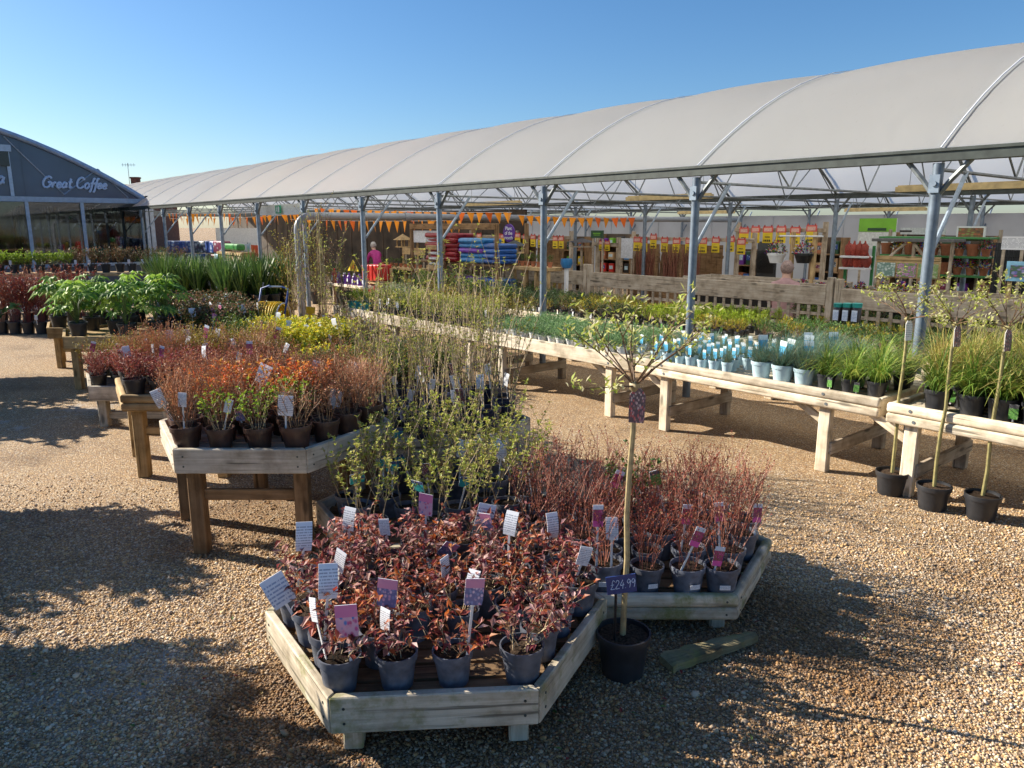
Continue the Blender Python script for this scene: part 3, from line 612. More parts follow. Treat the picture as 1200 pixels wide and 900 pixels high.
def pebbles():
    g = np.random.default_rng(5); bm = bmesh.new(); bmesh.ops.create_icosphere(bm, subdivisions=1, radius=1.0)
    bv = np.array([v.co[:] for v in bm.verts]); bf = np.array([[v.index for v in f.verts] for f in bm.faces]); bm.free()
    K = 110000; px = g.uniform(-40, 1240, K * 3); py = g.uniform(520, 930, K * 3)
    y = 450 - py; b = y / FOC; a = (px - 600) / FOC; fw = _c + b * _s; up = b * _c - _s; t = -CAMH / up
    X = a * t; Yy = fw * t
    # thin out so that the stones lie evenly over the ground, fading with distance
    keep = g.random(K * 3) < np.clip((np.maximum(Yy, .1) / 2.6) ** 3 * .31, 0, 1) * np.clip((5.8 - Yy) / 2.2, 0, 1)
    X = X[keep][:K]; Yy = Yy[keep][:K]; K = len(X)
    s = np.exp(g.normal(-5.32, .33, K)); sc3 = np.stack([s * g.uniform(.8, 1.45, K), s * g.uniform(.7, 1.1, K), s * g.uniform(.45, .8, K)], 1)
    V = bv[None] * (1 + g.uniform(-.22, .22, (K, 12, 1))) * sc3[:, None]
    az = g.uniform(0, 6.28, K); ti = g.normal(0, .45, K); ca, sa, ct, st = np.cos(az), np.sin(az), np.cos(ti), np.sin(ti)
    x, yy, z = V[..., 0], V[..., 1], V[..., 2]
    yy, z = yy * ct[:, None] - z * st[:, None], yy * st[:, None] + z * ct[:, None]
    x, yy = x * ca[:, None] - yy * sa[:, None], x * sa[:, None] + yy * ca[:, None]
    V = np.stack([x + X[:, None], yy + Yy[:, None], z + sc3[:, 2][:, None] * g.uniform(.1, .9, K)[:, None]], 2).reshape(-1, 3)
    F = (bf[None] + (np.arange(K) * 12)[:, None, None]).reshape(-1, 3)
    me = bpy.data.meshes.new('pebbles'); me.vertices.add(len(V)); me.vertices.foreach_set('co', V.ravel().astype(np.float32))
    me.loops.add(F.size); me.loops.foreach_set('vertex_index', F.ravel().astype(np.int32)); me.polygons.add(len(F))
    me.polygons.foreach_set('loop_start', np.arange(0, F.size, 3).astype(np.int32)); me.update(calc_edges=True); me.validate()
    me.polygons.foreach_set('use_smooth', [True] * len(F)); me.materials.append(PEB); me.update()
    o = link('loose_pebbles', me); o['kind'] = 'stuff'
    print('pebbles', K)
pebbles()
LIT = leafmat('leaf_litter', [(.20, .10, .04), (.30, .05, .04), (.34, .24, .10), (.10, .06, .03), (.12, .18, .04), (.40, .30, .18)], .1, .8)
lit = MB(); g9 = random.Random(12)
for i in range(230):
    p_ = G(g9.uniform(0, 1200), g9.uniform(520, 898)) if i % 3 else Vector((g9.gauss(.1, .9), g9.gauss(2.6, .5), 0)); a = g9.uniform(0, 6.28)
    lit.leaf((p_.x, p_.y, g9.uniform(.010, .018)), Vector((math.cos(a), math.sin(a), g9.uniform(-.15, .3))), Vector((g9.uniform(-.3, .3), g9.uniform(-.3, .3), 1)), g9.uniform(.015, .04), g9.uniform(.007, .018), 0, .3)
struct(lit.build('fallen_leaves', LIT), 'stuff')
# ------------------------------------------------------------------ canopy (two long tunnel bays on steel posts)
def film():
    m, nt = newmat('roof_film'); n = N(nt)
    tc = n('ShaderNodeTexCoord'); P = tc.outputs['Object']
    st = n('ShaderNodeTexNoise', {'Vector': n('ShaderNodeMapping', {'Vector': P, 'Rotation': (0, 0, .5), 'Scale': (7.0, 1.6, 3.0)}).outputs[0], 'Scale': 4.2, 'Detail': 9.0, 'Roughness': .8})
    wr = n('ShaderNodeTexNoise', {'Vector': n('ShaderNodeMapping', {'Vector': P, 'Rotation': (0, 0, -.35), 'Scale': (1.6, .5, 1.0)}).outputs[0], 'Scale': 2.0, 'Detail': 4.0, 'Distortion': 1.2})
    bp = n('ShaderNodeBump', {'Height': wr.outputs['Fac'], 'Strength': .16, 'Distance': .06})
    dirt = n('ShaderNodeMapRange', {'Value': st.outputs['Fac'], 'From Min': .60, 'From Max': .74, 'To Max': .5})
    b2 = n('ShaderNodeTexNoise', {'Vector': P, 'Scale': .5, 'Detail': 4.0})
    base = ramp(n, b2.outputs['Fac'], [(.3, (.53, .56, .59)), (.7, (.60, .63, .66))])
    c = mixc(n, dirt.outputs[0], base, (.40, .36, .29))
    d = n('ShaderNodeBsdfPrincipled', {'Base Color': c, 'Roughness': .5, 'Specular IOR Level': .25, 'Normal': bp.outputs[0]})
    t = n('ShaderNodeBsdfTranslucent', {'Color': mixc(n, dirt.outputs[0], (.92, .92, .89), (.42, .40, .34))})
    finish(n, n('ShaderNodeMixShader', {'Fac': .66, 1: d.outputs[0], 2: t.outputs[0]}).outputs[0]); return m
FILM = film()
UK = [2.75 + 2.49 * k for k in range(-3, 16)]
V0, VW, ZE, RISE = 7.05, 8.0, 2.56, 1.42
def arch(t): return ZE + RISE * (1 - (2 * t - 1) ** 2)
can = thing('shade_canopy', 'long white film-covered tunnel canopy on galvanised steel posts', 'canopy', U(0, 0), RZ)
for r in range(2):
    v0 = V0 + VW * r
    F = MB(); nu = 10; nv = 26; us = [UK[i] + (UK[i + 1] - UK[i]) * j / nu for i in range(len(UK) - 1) for j in range(nu)] + [UK[-1]]
    V = []
    for iu, u in enumerate(us):
        bl = math.sin(math.pi * ((iu % nu) / nu)) ** .8 if iu % nu else 0.0
        for j in range(nv + 1):
            t = j / nv; e = math.sin(math.pi * t) ** .5 if 0 < j < nv else 0
            V.append((-u, v0 + VW * t + (t - .5) * .06 * bl * e, arch(t) + .012 + .05 * bl * e))
    F.add(V, [(a * (nv + 1) + j, (a + 1) * (nv + 1) + j, (a + 1) * (nv + 1) + j + 1, a * (nv + 1) + j + 1) for a in range(len(us) - 1) for j in range(nv)], 0, True)
    F.build('roof_sheet', FILM, can)
    hp = [(0, VW * j / 20, arch(j / 20) - .02) for j in range(21)]
    H = MB(); H.tube(hp, .024, 6); hoop = H.mesh('hoop', STEELD)
    H = MB(); H.tube([(0, VW * j / 20, arch(j / 20) + .037) for j in range(0, 21)], .0075, 5); strap = H.mesh('roof_strap', WHITE)
    H = MB(); H.tube([(0, 0, 2.42), (0, VW, 2.42)], .017, 6)
    for a, b in ((.0, .12), (.24, .12), (.24, .36), (.5, .36), (.5, .64), (.76, .64), (.76, .88), (1.0, .88)): H.tube([(0, VW * a, 2.42), (0, VW * b, arch(b) - .03)], .011, 5)
    tie = H.mesh('truss', STEELD)
    for u in UK:
        for nm, me in (('hoop', hoop), ('roof_strap', strap), ('truss', tie)): link(nm, me, can, (-u, v0, 0))
    P = MB()
    for t in (.22, .5, .78): P.tube([(-UK[0], v0 + VW * t, arch(t) - .05), (-UK[-1], v0 + VW * t, arch(t) - .05)], .013, 6)
    P.build('purlins', STEELD, can)
Pm = MB(); Pm.tube([(0, 0, 0), (0, 0, 2.47)], .046, 12); postm = Pm.mesh('post', STEEL)
Pm = MB(); Pm.box((0, -.05, 2.30), (.085, .02, .15)); Pm.tube([(0, -.06, 2.3), (0, -.075, 2.3)], .024, 10); plm = Pm.mesh('clamp_plate', STEEL)
Pm = MB(); Pm.tube([(0, .04, 1.72), (0, .62, 2.42)], .021, 8); brm = Pm.mesh('brace', STEEL)
Pm = MB()
for s in (-1, 1): Pm.tube([(s * .03, 0, 2.22), (s * .11, 0, 2.33), (s * .26, 0, 2.50)], .024, 6)
yk = Pm.mesh('bracket', STEELD)
for r in range(3):
    v0 = V0 + VW * r
    B = MB(); L = UK[-1] - UK[0]; B.box((-(UK[0] + UK[-1]) / 2, v0, 2.535), (L, .12, .10)); B.box((-(UK[0] + UK[-1]) / 2, v0 - .068, 2.575), (L, .015, .025))
    B.build('gutter', GUTTER, can)
    for u in UK:
        p = link('post', postm, can, (-u, v0, 0))
        link('brace', brm, can, (-u, v0, 0)); link('bracket', yk, can, (-u, v0, 0))
        if r == 0: link('clamp_plate', plm, can, (-u, v0, 0))
BAT = plain('yellowed_batten', (.46, .36, .18), .6, 0, .15, 12)
for k, (pa, pb, py, v) in enumerate(((1051, 1215, 221, 11), (735, 834, 238, 11), (547, 610, 242.5, 11), (990, 1085, 251, 19), (795, 860, 252.5, 19))):
    u1, z1 = Q(pa, py, v); u2, z2 = Q(pb, py, v); z = 2.44 if v < 15 else 2.33
    t = thing('hanging_lamp_batten', ['long yellowed lamp batten under the canopy, nearest at right', 'long yellowed lamp batten behind the second steel post', 'short yellowed lamp batten above the compost shelves', 'yellowed lamp batten above the green banner', 'small yellowed lamp batten right of the second steel post, farther in'][k], 'lamp batten', U((u1 + u2) / 2, v, z), RZ, 'lamp battens under the canopy')
    L = abs(u1 - u2); B = MB(); B.box((0, 0, 0), (L, .10, .07)); B.box((0, 0, .045), (L * .98, .03, .02)); B.build('housing', BAT, t)
    for s in (-.4, .4):
        B = MB(); B.tube([(s * L, 0, .05), (s * L, 0, (2.62 if v < 15 else 2.7) - z + 1.2)], .004, 4); B.build('wire', STEELD, t)
# big grey drain pipe: down at the eave, then crossing under the canopy
pr = thing('drain_pipe', 'thick grey drain pipe rising and bending under the canopy', 'pipe', U(15.1, 6.84, 0), RZ)
B = MB(); el = [(0, 0, 0), (0, 0, 1.85)] + [(0, .28 - .28 * math.cos(a), 1.87 + .28 * math.sin(a)) for a in (.3, .6, .9, 1.2, 1.45)] + [(0, .4, 2.155), (0, 15.8, 2.14)]
B.tube(el, .076, 14); B.build('pipe', PIPE, pr)
for yy in (2.6, 5.4, 8.2, 11.0):
    B = MB(); B.tube([(0, yy, 2.15), (0, yy + .16, 2.15)], .098, 14); B.build('coupling', PIPE, pr)
B = MB(); B.tube([(0, 0, 1.0), (0, 0, 1.14)], .098, 14); B.build('coupling', PIPE, pr)
# ------------------------------------------------------------------ coffee house with arched gable
cf = thing('coffee_house', 'glass-fronted cafe with a curved grey-blue gable lettered Great Coffee', 'cafe', U(28.9, 0), R(40))
VR, VC, AH, EV = 7.6, -.4, 8.0, 2.78
def carch(v): return EV + 2.7 * (1 - ((v - VC) / AH) ** 2)
ALU = plain('pale_aluminium', (.36, .42, .52), .4, .35, .1, 10)
def gablemat():
    m, nt = newmat('tinted_gable'); n = N(nt); tc = n('ShaderNodeTexCoord')
    nz = n('ShaderNodeTexNoise', {'Vector': tc.outputs['Object'], 'Scale': .8, 'Detail': 3.0})
    c = ramp(n, nz.outputs['Fac'], [(.3, (.035, .055, .11)), (.7, (.06, .09, .165))])
    b = n('ShaderNodeBsdfPrincipled', {'Base Color': c, 'Roughness': .16}); finish(n, b.outputs[0]); return m
GAB = gablemat()
def glassmat():
    m, nt = newmat('cafe_glass'); n = N(nt)
    g = n('ShaderNodeBsdfGlossy', {'Color': (.9, .93, 1, 1), 'Roughness': .03}); t = n('ShaderNodeBsdfTransparent', {'Color': (.62, .64, .62, 1)})
    lw = n('ShaderNodeLayerWeight', {'Blend': .25}); f = n('ShaderNodeMapRange', {'Value': lw.outputs['Fresnel'], 'To Min': .05, 'To Max': .7})
    finish(n, n('ShaderNodeMixShader', {'Fac': f.outputs[0], 1: t.outputs[0], 2: g.outputs[0]}).outputs[0]); return m
GLS = glassmat()
kk = 30; vv = [VC - AH + 2 * AH * i / kk for i in range(kk + 1)]
B = MB(); V = []
for y in (0, .04): V += [(v, y, EV + .08) for v in vv] + [(v, y, max(carch(v), EV + .09)) for v in vv]
o = 2 * (kk + 1); F = []
for i in range(kk): F += [(i, i + 1, kk + 2 + i, kk + 1 + i), (o + i + 1, o + i, o + kk + 1 + i, o + kk + 2 + i)]
B.add(V, F); B.build('gable', GAB, cf)
B = MB(); B.tube([(v, -.06, carch(v)) for v in vv], .09, 8); B.tube([(v, .5, carch(v) + .03) for v in vv], .07, 6); B.build('arch_rim', ALU, cf)
B = MB(); V = [(v, y, carch(v) + .05) for y in (.02, 14) for v in vv]; B.add(V, [(i, i + 1, kk + 2 + i, kk + 1 + i) for i in range(kk)], 0, True); B.build('roof', GAB, cf)
B = MB(); B.box((VC, -.05, EV), (2 * AH + .3, .16, .16)); B.build('eave_beam', ALU, cf)
B = MB(); B.box((VC + AH + .15, .0, EV + .14), (.5, .3, .10)); B.build('gutter_end', BARK_DK, cf)
def Qc(px, py): r = ray(px, py); uu = -SU * r[0] + CU * r[1]; v = CU * r[0] + SU * r[1]; t = 28.9 / uu; return v * t, CAMH + r[2] * t
B = MB()
for a, b in (((4, 160), (75, 228)), ((75, 228), (114, 198)), ((114, 198), (150, 232))):
    p, q = Qc(*a), Qc(*b); B.tube([(p[0], -.03, p[1]), (q[0], -.03, q[1])], .022, 5)
B.build('gable_rails', ALU, cf)
posts = [7.52, Qc(100, 280)[0], Qc(36, 280)[0], Qc(-25, 280)[0], -3.4, -6.0]
for v in posts:
    B = MB(); B.box((v, -.03, 1.36), (.10, .12, 2.72)); B.build('window_post', ALU, cf)
B = MB(); B.box((7.72, .15, 1.36), (.14, .14, 2.72)); B.build('corner_post', ALU, cf)
for a, b in zip(posts[1:], posts[:-1]):
    B = MB(); B.box(((a + b) / 2, 0, 1.70), (b - a - .104, .012, 1.98)); pn = B.build('window', GLS, cf)
B = MB(); B.box((VC, 0, .66), (2 * AH - .1, .10, .10)); B.build('sill', ALU, cf)
B = MB(); B.box((VC, .02, .30), (2 * AH - .1, .06, .60)); B.build('plinth', plain('cafe_plinth', (.10, .11, .13), .6), cf)
BRN = plain('cafe_inner_brown', (.34, .26, .17), .8, 0, .3, 2); CURT = plain('cafe_curtain', (.26, .22, .16), .9, 0, .3, 5)
B = MB(); V = [(v * .998, 6, 0) for v in vv] + [(v * .998, 6, carch(v)) for v in vv]; B.add(V, [(i, i + 1, kk + 2 + i, kk + 1 + i) for i in range(kk)]); B.build('inner_wall', BRN, cf)
B = MB()
for v in (-5, -2.6, -.4, 1.8, 4.0): B.box((v, -.012, (EV + .08 + carch(v)) / 2), (.03, .03, carch(v) - EV - .12))
B.build('gable_joints', GAB, cf)
B = MB(); B.box((VC, 7, .02), (2 * AH - .2, 13.8, .04)); B.build('floor', BRN, cf)
for s in (-1, 1): B = MB(); B.box((VC + s * (AH - .02), 7.2, 1.4), (.08, 13.6, 2.75)); B.build('side_wall', GAB, cf)
for i, (v, y, wd, hh) in enumerate(((6.9, 1.2, .5, 2.6), (6.1, 1.6, .4, 2.6), (5.0, 2.2, .5, 2.6), (3.9, 1.8, .35, 2.6), (2.2, 2.4, .9, 2.5))):
    B = MB(); n_ = 9
    V = [(v - wd / 2 + wd * j / n_, y + (.05 if j % 2 else -.05), z) for z in (.05, hh) for j in range(n_ + 1)]
    B.add(V, [(j, j + 1, n_ + 2 + j, n_ + 1 + j) for j in range(n_)], 0, True); B.build('curtain', CURT, cf)
B = MB(); B.tube([(5.55, 1.0, .05), (5.55, 1.0, 1.9)], .12, 10); B.build('orange_column', plain('orange_paint', (.50, .10, .03), .5), cf)
B = MB(); B.lathe([(.02, 1.35), (.55, 1.0), (.5, .98)], 12, 0, (6.0, 1.0, 0)); B.tube([(6.0, 1, .05), (6.0, 1, 1.3)], .02, 6); B.build('teal_parasol', POT_TE, cf)
# painted letters on the gable
def catmull(p, k=5):
    p = [Vector((a, 0, b)) for a, b in p]; q = [p[0] * 2 - p[1]] + p + [p[-1] * 2 - p[-2]]; out = []
    for i in range(1, len(q) - 2):
        for j in range(k):
            t = j / k; a, b, c, d = q[i - 1:i + 3]
            out.append(.5 * ((2 * b) + (c - a) * t + (2 * a - 5 * b + 4 * c - d) * t * t + (3 * b - a - 3 * c + d) * t ** 3))
    return out + [p[-1]]
GLY = {'G': (1.65, [[(1.5, 1.65), (1.1, 2.0), (.5, 1.7), (.2, .9), (.45, .15), (1.0, .05), (1.4, .5), (1.45, .95), (.95, .92)]]),
 'r': (.8, [[(.15, 1), (.12, .5), (.1, 0)], [(.12, .45), (.38, .92), (.68, .92)]]), 'e': (.86, [[(.12, .48), (.68, .6), (.5, 1.0), (.15, .75), (.1, .25), (.38, 0), (.78, .25)]]),
 'a': (1.0, [[(.72, .85), (.4, 1), (.1, .6), (.15, .1), (.45, .06), (.7, .5), (.76, 1.0)], [(.76, 1.0), (.70, .25), (.95, .1)]]), 't': (.85, [[(.4, 1.75), (.3, .4), (.42, .02), (.75, .2)], [(.05, 1.08), (.72, 1.14)]]),
 'C': (1.5, [[(1.4, 1.55), (1.0, 2.0), (.45, 1.7), (.2, .9), (.45, .15), (1.0, .05), (1.4, .45)]]), 'o': (.95, [[(.45, 1), (.12, .7), (.15, .15), (.5, 0), (.8, .4), (.7, .9), (.42, 1)]]),
 'f': (.66, [[(.85, 1.75), (.6, 1.9), (.45, 1.4), (.32, .2), (.18, -.55), (-.05, -.5)], [(.05, .95), (.75, 1.0)]]), ' ': (.45, []),
 '£': (1.0, [[(.85, 1.6), (.6, 1.9), (.38, 1.4), (.4, .6), (.15, .02), (.9, .05)], [(.1, .9), (.75, .95)]]), '2': (.95, [[(.1, 1.4), (.4, 1.85), (.75, 1.4), (.35, .6), (.1, .05), (.85, .08)]]),
 '4': (.95, [[(.55, 1.8), (.1, .7), (.85, .75)], [(.65, 1.2), (.55, -.1)]]), '9': (.9, [[(.75, 1.4), (.4, 1.8), (.12, 1.3), (.4, .9), (.75, 1.4), (.7, .5), (.6, 0)]]), '.': (.4, [[(.15, .05), (.22, .08)]])}
def script(mb, txt, x, z, s, y, wgt, shear=.22):
    for ch in txt:
        adv, st = GLY[ch]
        for l in st: mb.tube([(x + (p.x + shear * p.z) * s, y, z + p.z * s) for p in catmull(l)], wgt, 6)
        x += adv * s
    return x
B = MB(); p = Qc(48, 219.5); script(B, 'Great Coffee', p[0], p[1], .172, -.06, .036); B.build('lettering', plain('sign_white_blue', (.50, .60, .78), .5), cf)
B = MB(); p = Qc(-14, 214); script(B, 'a', p[0], p[1], .21, -.06, .042); script(B, 'a', Qc(-4, 215)[0], Qc(-4, 215)[1], .21, -.06, .042); B.build('lettering', MATS['sign_white_blue'], cf)
B = MB(); a, b = Qc(-30, 168), Qc(11, 195); B.box(((a[0] + b[0]) / 2, -.08, (a[1] + b[1]) / 2), (b[0] - a[0], .1, abs(a[1] - b[1]))); wn = B.build('gable_window', plain('window_black', (.01, .01, .012), .2), cf)
B = MB(); a, b = Qc(-30, 168), Qc(11, 178); B.box(((a[0] + b[0]) / 2, -.14, (a[1] + b[1]) / 2), (b[0] - a[0] + .06, .06, abs(a[1] - b[1]))); B.build('window_blind', ALU, cf)
B = MB(); p = Qc(12, 210); B.box((p[0], -.05, (EV + carch(p[0]) - .5) / 2 + .0), (.1, .08, carch(p[0]) - .5 - EV - .18)); B.build('gable_post', ALU, cf)
# far house whose chimney and aerial show over the canopy
hp = Y(157, 208, 64); hs = thing('brick_house', 'distant brick chimney with a TV aerial beyond the canopy', 'house', (hp.x - 2.5, 64, 0), .1)
BRK = plain('brick', (.20, .08, .05), .85, 0, .3, 6)
B = MB(); B.box((0, 0, 2.2), (9, 7, 4.4)); B.build('wall', BRK, hs)
B = MB(); B.add([(-4.7, -3.8, 4.35), (4.7, -3.8, 4.35), (4.7, 3.8, 4.35), (-4.7, 3.8, 4.35), (-4.7, 0, 5.3), (4.7, 0, 5.3)], [(0, 1, 5, 4), (2, 3, 4, 5), (1, 2, 5), (3, 0, 4), (3, 2, 1, 0)]); B.build('roof', plain('roof_tile', (.14, .07, .05), .8), hs)
ch = MB(); ch.box((2.5, 0, 5.2), (.6, .5, 1.3)); ch.box((2.5, 0, 5.82), (.7, .6, .12)); cho = ch.build('chimney', BRK, hs)
B = MB(); B.tube([(2.0, 0, 5.0), (2.0, 0, 7.0)], .022, 5); B.tube([(1.5, 0, 6.85), (2.6, 0, 6.85)], .018, 4)
for i in range(5): B.tube([(1.6 + .22 * i, 0, 6.72), (1.6 + .22 * i, 0, 6.98)], .013, 4)
B.build('aerial', STEELD, cho)
# ------------------------------------------------------------------ display tables
def mitre(name, p0, p1, h, t, m, parent, k=.577, b=.005, seg=1):
    """rim board with mitred ends, outer face along p0-p1 (z = bottom), X along it"""
    p0, p1 = Vector(p0), Vector(p1); L = (p1 - p0).length - .003; x = (p1 - p0).normalized()
    bm = bmesh.new(); q = [(-L / 2, 0), (L / 2, 0), (L / 2 - k * t, t), (-L / 2 + k * t, t)]
    vs = [bm.verts.new((a, c, z)) for z in (0, h) for a, c in q]
    for f in ((3, 2, 1, 0), (4, 5, 6, 7), (0, 1, 5, 4), (1, 2, 6, 5), (2, 3, 7, 6), (3, 0, 4, 7)): bm.faces.new([vs[i] for i in f])
    ed = [e for e in bm.edges if abs(e.verts[0].co.z - e.verts[1].co.z) < 1e-6 and abs(e.verts[0].co.y - e.verts[1].co.y) < 1e-6] if seg > 1 else bm.edges[:]
    bmesh.ops.bevel(bm, geom=ed, offset=b, segments=seg, affect='EDGES', profile=.5)
    me = bpy.data.meshes.new(name); bm.to_mesh(me); bm.free(); me.materials.append(m)
    if seg > 1: me.polygons.foreach_set('use_smooth', [True] * len(me.polygons)); me.set_sharp_from_angle(angle=R(50))
    y = Vector((0, 0, 1)).cross(x); M = Matrix((x, y, Vector((0, 0, 1)))).transposed().to_4x4(); M.translation = (p0 + p1) / 2
    o = bpy.data.objects.new(name, me); COL.objects.link(o); o.parent = parent; o.matrix_local = M; return o
HEXA = .77
def hexcorners(a=HEXA): return [Vector((a * math.cos(R(60 * k)), a * math.sin(R(60 * k)), 0)) for k in range(6)]
def hextable(label, c, z, wood, rim='board', legm=None, h=.148):
    t = thing('display_table', label, 'plant table', (c[0], c[1], 0), 0, 'hexagonal display tables'); cs = hexcorners()
    for k in range(6):
        p, q = cs[k], cs[(k + 1) % 6]
        if rim == 'board': mitre('rim_board', p + Vector((0, 0, z - h)), q + Vector((0, 0, z - h)), h, .036, wood, t)
        else:
            for j in range(2): mitre('rim_rail', p + Vector((0, 0, z - .066 * (j + 1) - .001 * j)), q + Vector((0, 0, z - .066 * (j + 1) - .001 * j)), .065, .05, wood, t, b=.018, seg=3)
    D = MB(); y = -.58
    while y < .6:
        hw = HEXA - abs(y) / 1.732 - .075; D.box((0, y, z - .045), (2 * hw, .088, .024)); y += .108
    D.build('deck', W_BROWN if z < .3 else wood, t)  # low decks darker: wet slats, their shade put into the timber colour
    for k in range(6) if c[1] < 6 else ():
        p, q = cs[k], cs[(k + 1) % 6]; e = (q - p).normalized(); o_ = Vector((e.y, -e.x, 0))
        for f in (.07, .93):
            for zz in ((z - .045, z - .105) if rim == 'board' else (z - .034, z - .10)):
                b_ = p.lerp(q, f) + Vector((0, 0, zz)); bl = MB(); bl.tube([o_ * -.004, o_ * .0025], .0055, 8); bl.build('screw', GUTTER, t, b_)
    for s in (-.3, .3): board('bearer', (s, -.56, z - .10), (s, .56, z - .10), .08, .04, wood, t)
    for k in range(6):
        d = cs[k].normalized(); p = cs[k] - d * .14 + Vector((0, 0, 0)); tw = .085 if z > .4 else .075
        o = board('leg', (p.x, p.y, 0), (p.x, p.y, z - (h if rim == 'board' else .134) * .6), tw, tw, legm or wood, t); 
    if z > .4:
        for a, b in ((4, 5), (2, 1)): board('stretcher', cs[a] * .8 + Vector((0, 0, z - .32)), cs[b] * .8 + Vector((0, 0, z - .32)), .07, .03, legm or wood, t)
    return t
def rt(p, opts):
    """a tag with chance p"""
    def f(i, x, y):
        if rnd.random() > p: return ()
        k = rnd.choice(opts)
        return ({'k': k, 'L': rnd.uniform(.12, .22), 'x': rnd.uniform(-.05, .05), 'y': rnd.uniform(-.05, .02), 'face': rnd.uniform(-.9, .7), 'lean': rnd.uniform(-.15, .35), 'roll': rnd.uniform(-.35, .35)},)
    return f
DESC = {}
def fill(T, z, pitch, choose, tags=None, desc='potted plant', where='table', gname=None, rowp=None, margin=.10, front=None, s=(.92, 1.1), jit=.014, skip=None, tilt=.03):
    rows = []; y = -.667 + margin
    ys = []
    while y <= .667 - margin * .8: ys.append(y); y += (rowp or pitch * .92)
    n = len(ys); ca_, sa_ = math.cos(T.rotation_euler.z), math.sin(T.rotation_euler.z)
    for i, y in enumerate(ys):
        row = []
        if i == 0 and front: xs = front
        else:
            hw = HEXA - abs(y) / 1.732 - margin - .02; k = int(2 * hw / pitch) + 1; st = 2 * hw / max(k - 1, 1) if k > 1 else 0
            xs = [(-hw + j * st, y) for j in range(k)] if k > 1 else [(0, y)]
        for x, yy in xs:
            if skip and skip(x, yy): continue
            sp = choose(i, x, yy)
            if not sp: continue
            xr, yr = x * ca_ - yy * sa_, x * sa_ + yy * ca_
            r = place(sp, (T.location.x + xr + rnd.uniform(-jit, jit), T.location.y + yr + rnd.uniform(-jit, jit), z - .031), rnd.uniform(*s), None, gname, tags(i, x, yy) if tags else (), tilt=tilt)
            row.append((r, sp))
        rows.append(row)
    rows = [r for r in rows if r]
    for i, row in enumerate(rows):
        for j, (r, sp) in enumerate(row):
            d = desc[sp] if isinstance(desc, dict) else desc
            r['label'] = f"{d}, {nth(j, len(row))} in {rowword(i, len(rows))}, {where}"
TB = {}
for key, lab, c, z, wd, rim, lg in (
    ('1', 'foremost low hexagonal table with mossy weathered rim, full of red-leaved pots', (-.33, 3.11), .28, W_MOSS, 'board', None),
    ('2', 'low hexagonal table with twin round rails right of the foremost one', (.70, 3.97), .22, W_MOSS, 'rail', None),
    ('3', 'low hexagonal table behind the foremost one, holding budding shrubs', (-.46, 4.45), .26, W_GREY, 'board', None),
    ('4', 'tall hexagonal table with grey rim and brown pots, nearest at left', (-1.57, 4.82), .69, W_GREY, 'board', W_BROWN),
    ('9', 'mid-height hexagonal table carrying the tall cane shrubs', (-.62, 5.82), .45, W_GREY, 'board', None),
    ('5', 'tall tan hexagonal table with twin rails and pinkish shrubs', (-2.6, 6.24), .69, W_TAN, 'rail', W_TAN),
    ('10', 'hexagonal table of green shrubs behind the cane shrubs', (-1.5, 6.97), .43, W_TAN, 'board', None),
    ('6', 'lower hexagonal table with pinkish and golden shrubs at left edge of the display', (-3.72, 7.77), .43, W_GREY, 'board', None),
    ('11', 'hexagonal table of bright yellow shrubs in mid display', (-2.5, 8.3), .55, W_TAN, 'board', None),
    ('12', 'hexagonal table of green shrubs nearest the long bench', (-1.3, 8.95), .2, W_TAN, 'board', None),
    ('13', 'hexagonal table of roses behind the yellow shrubs', (-3.75, 10.1), .5, W_TAN, 'board', None),
    ('14', 'hexagonal table of roses before the climbers', (-2.6, 10.6), .22, W_TAN, 'board', None),
    ('7', 'hexagonal table with broad-leaved plants on tan legs', (-4.95, 9.5), .66, W_TAN, 'board', None),
    ('8', 'farthest left hexagonal table with broad-leaved plants', (-6.0, 10.9), .58, W_TAN, 'board', None),
    ('15', 'hexagonal table of roses right of the broad-leaved plants', (-4.7, 11.35), .5, W_TAN, 'board', None),
    ('17', 'hexagonal table of sword-leaved plants beside the hose reel', (-4.62, 13.45), .62, W_TAN, 'board', None),
    ('16', 'hexagonal table of sword-leaved plants nearest the cafe', (-5.85, 13.9), .62, W_TAN, 'board', None)):
    TB[key] = (hextable(lab, c, z, wd, rim, lg), z)
def on(k): return TB[k]
# --- foremost table: front pots stand where the picture has them, then rows behind
T, z = on('1'); T.rotation_euler.z = R(4.2)
fr = [tuple((Matrix.Rotation(R(-4.2), 3, 'Z') @ (G(px, py, .25) - T.location)).xy) for px, py in ((401, 803), (462, 801), (531, 798), (610, 795))]
t1tags = rt(.16, ['white', 'text', 'mauve', 'white'])
fill(T, z, .19, lambda i, x, y: None if (i == 1 and -.2 < x < .28) or (i == 2 and .12 < x < .3) or (i > 1 and rnd.random() < .05) else 'wine', t1tags, 'grey pot of wine-red leaves', 'foremost low table', 'red-leaved shrubs on the foremost table', margin=.105, front=fr)
wine = [o for o in COL.objects if o.get('group') == 'red-leaved shrubs on the foremost table']
def nearest(lst, px, py, zz):
    p = G(px, py, zz); return min(lst, key=lambda o: (o.location.xy - p.xy).length)
def settag(o, kind, px, py, L, lean=.1, roll=0.0, face=0.0, sc_=1.0):
    """push a tag into the pot so that its card stands at the sight line's place beside the pot"""
    d = Y(px, py, o.location.y - .05) - o.location; a = -o.rotation_euler.z; s = o.scale.x
    lim = .055 / s; x, y = max(-lim, min(lim, d.x / s)), -.045
    q = max(.05, d.z / s - .11)
    addtag(o, kind, L=q, x=x * math.cos(a) - y * math.sin(a), y=x * math.sin(a) + y * math.cos(a), z=.105, rz=a + face, lean=lean, roll=roll, sc_=sc_)
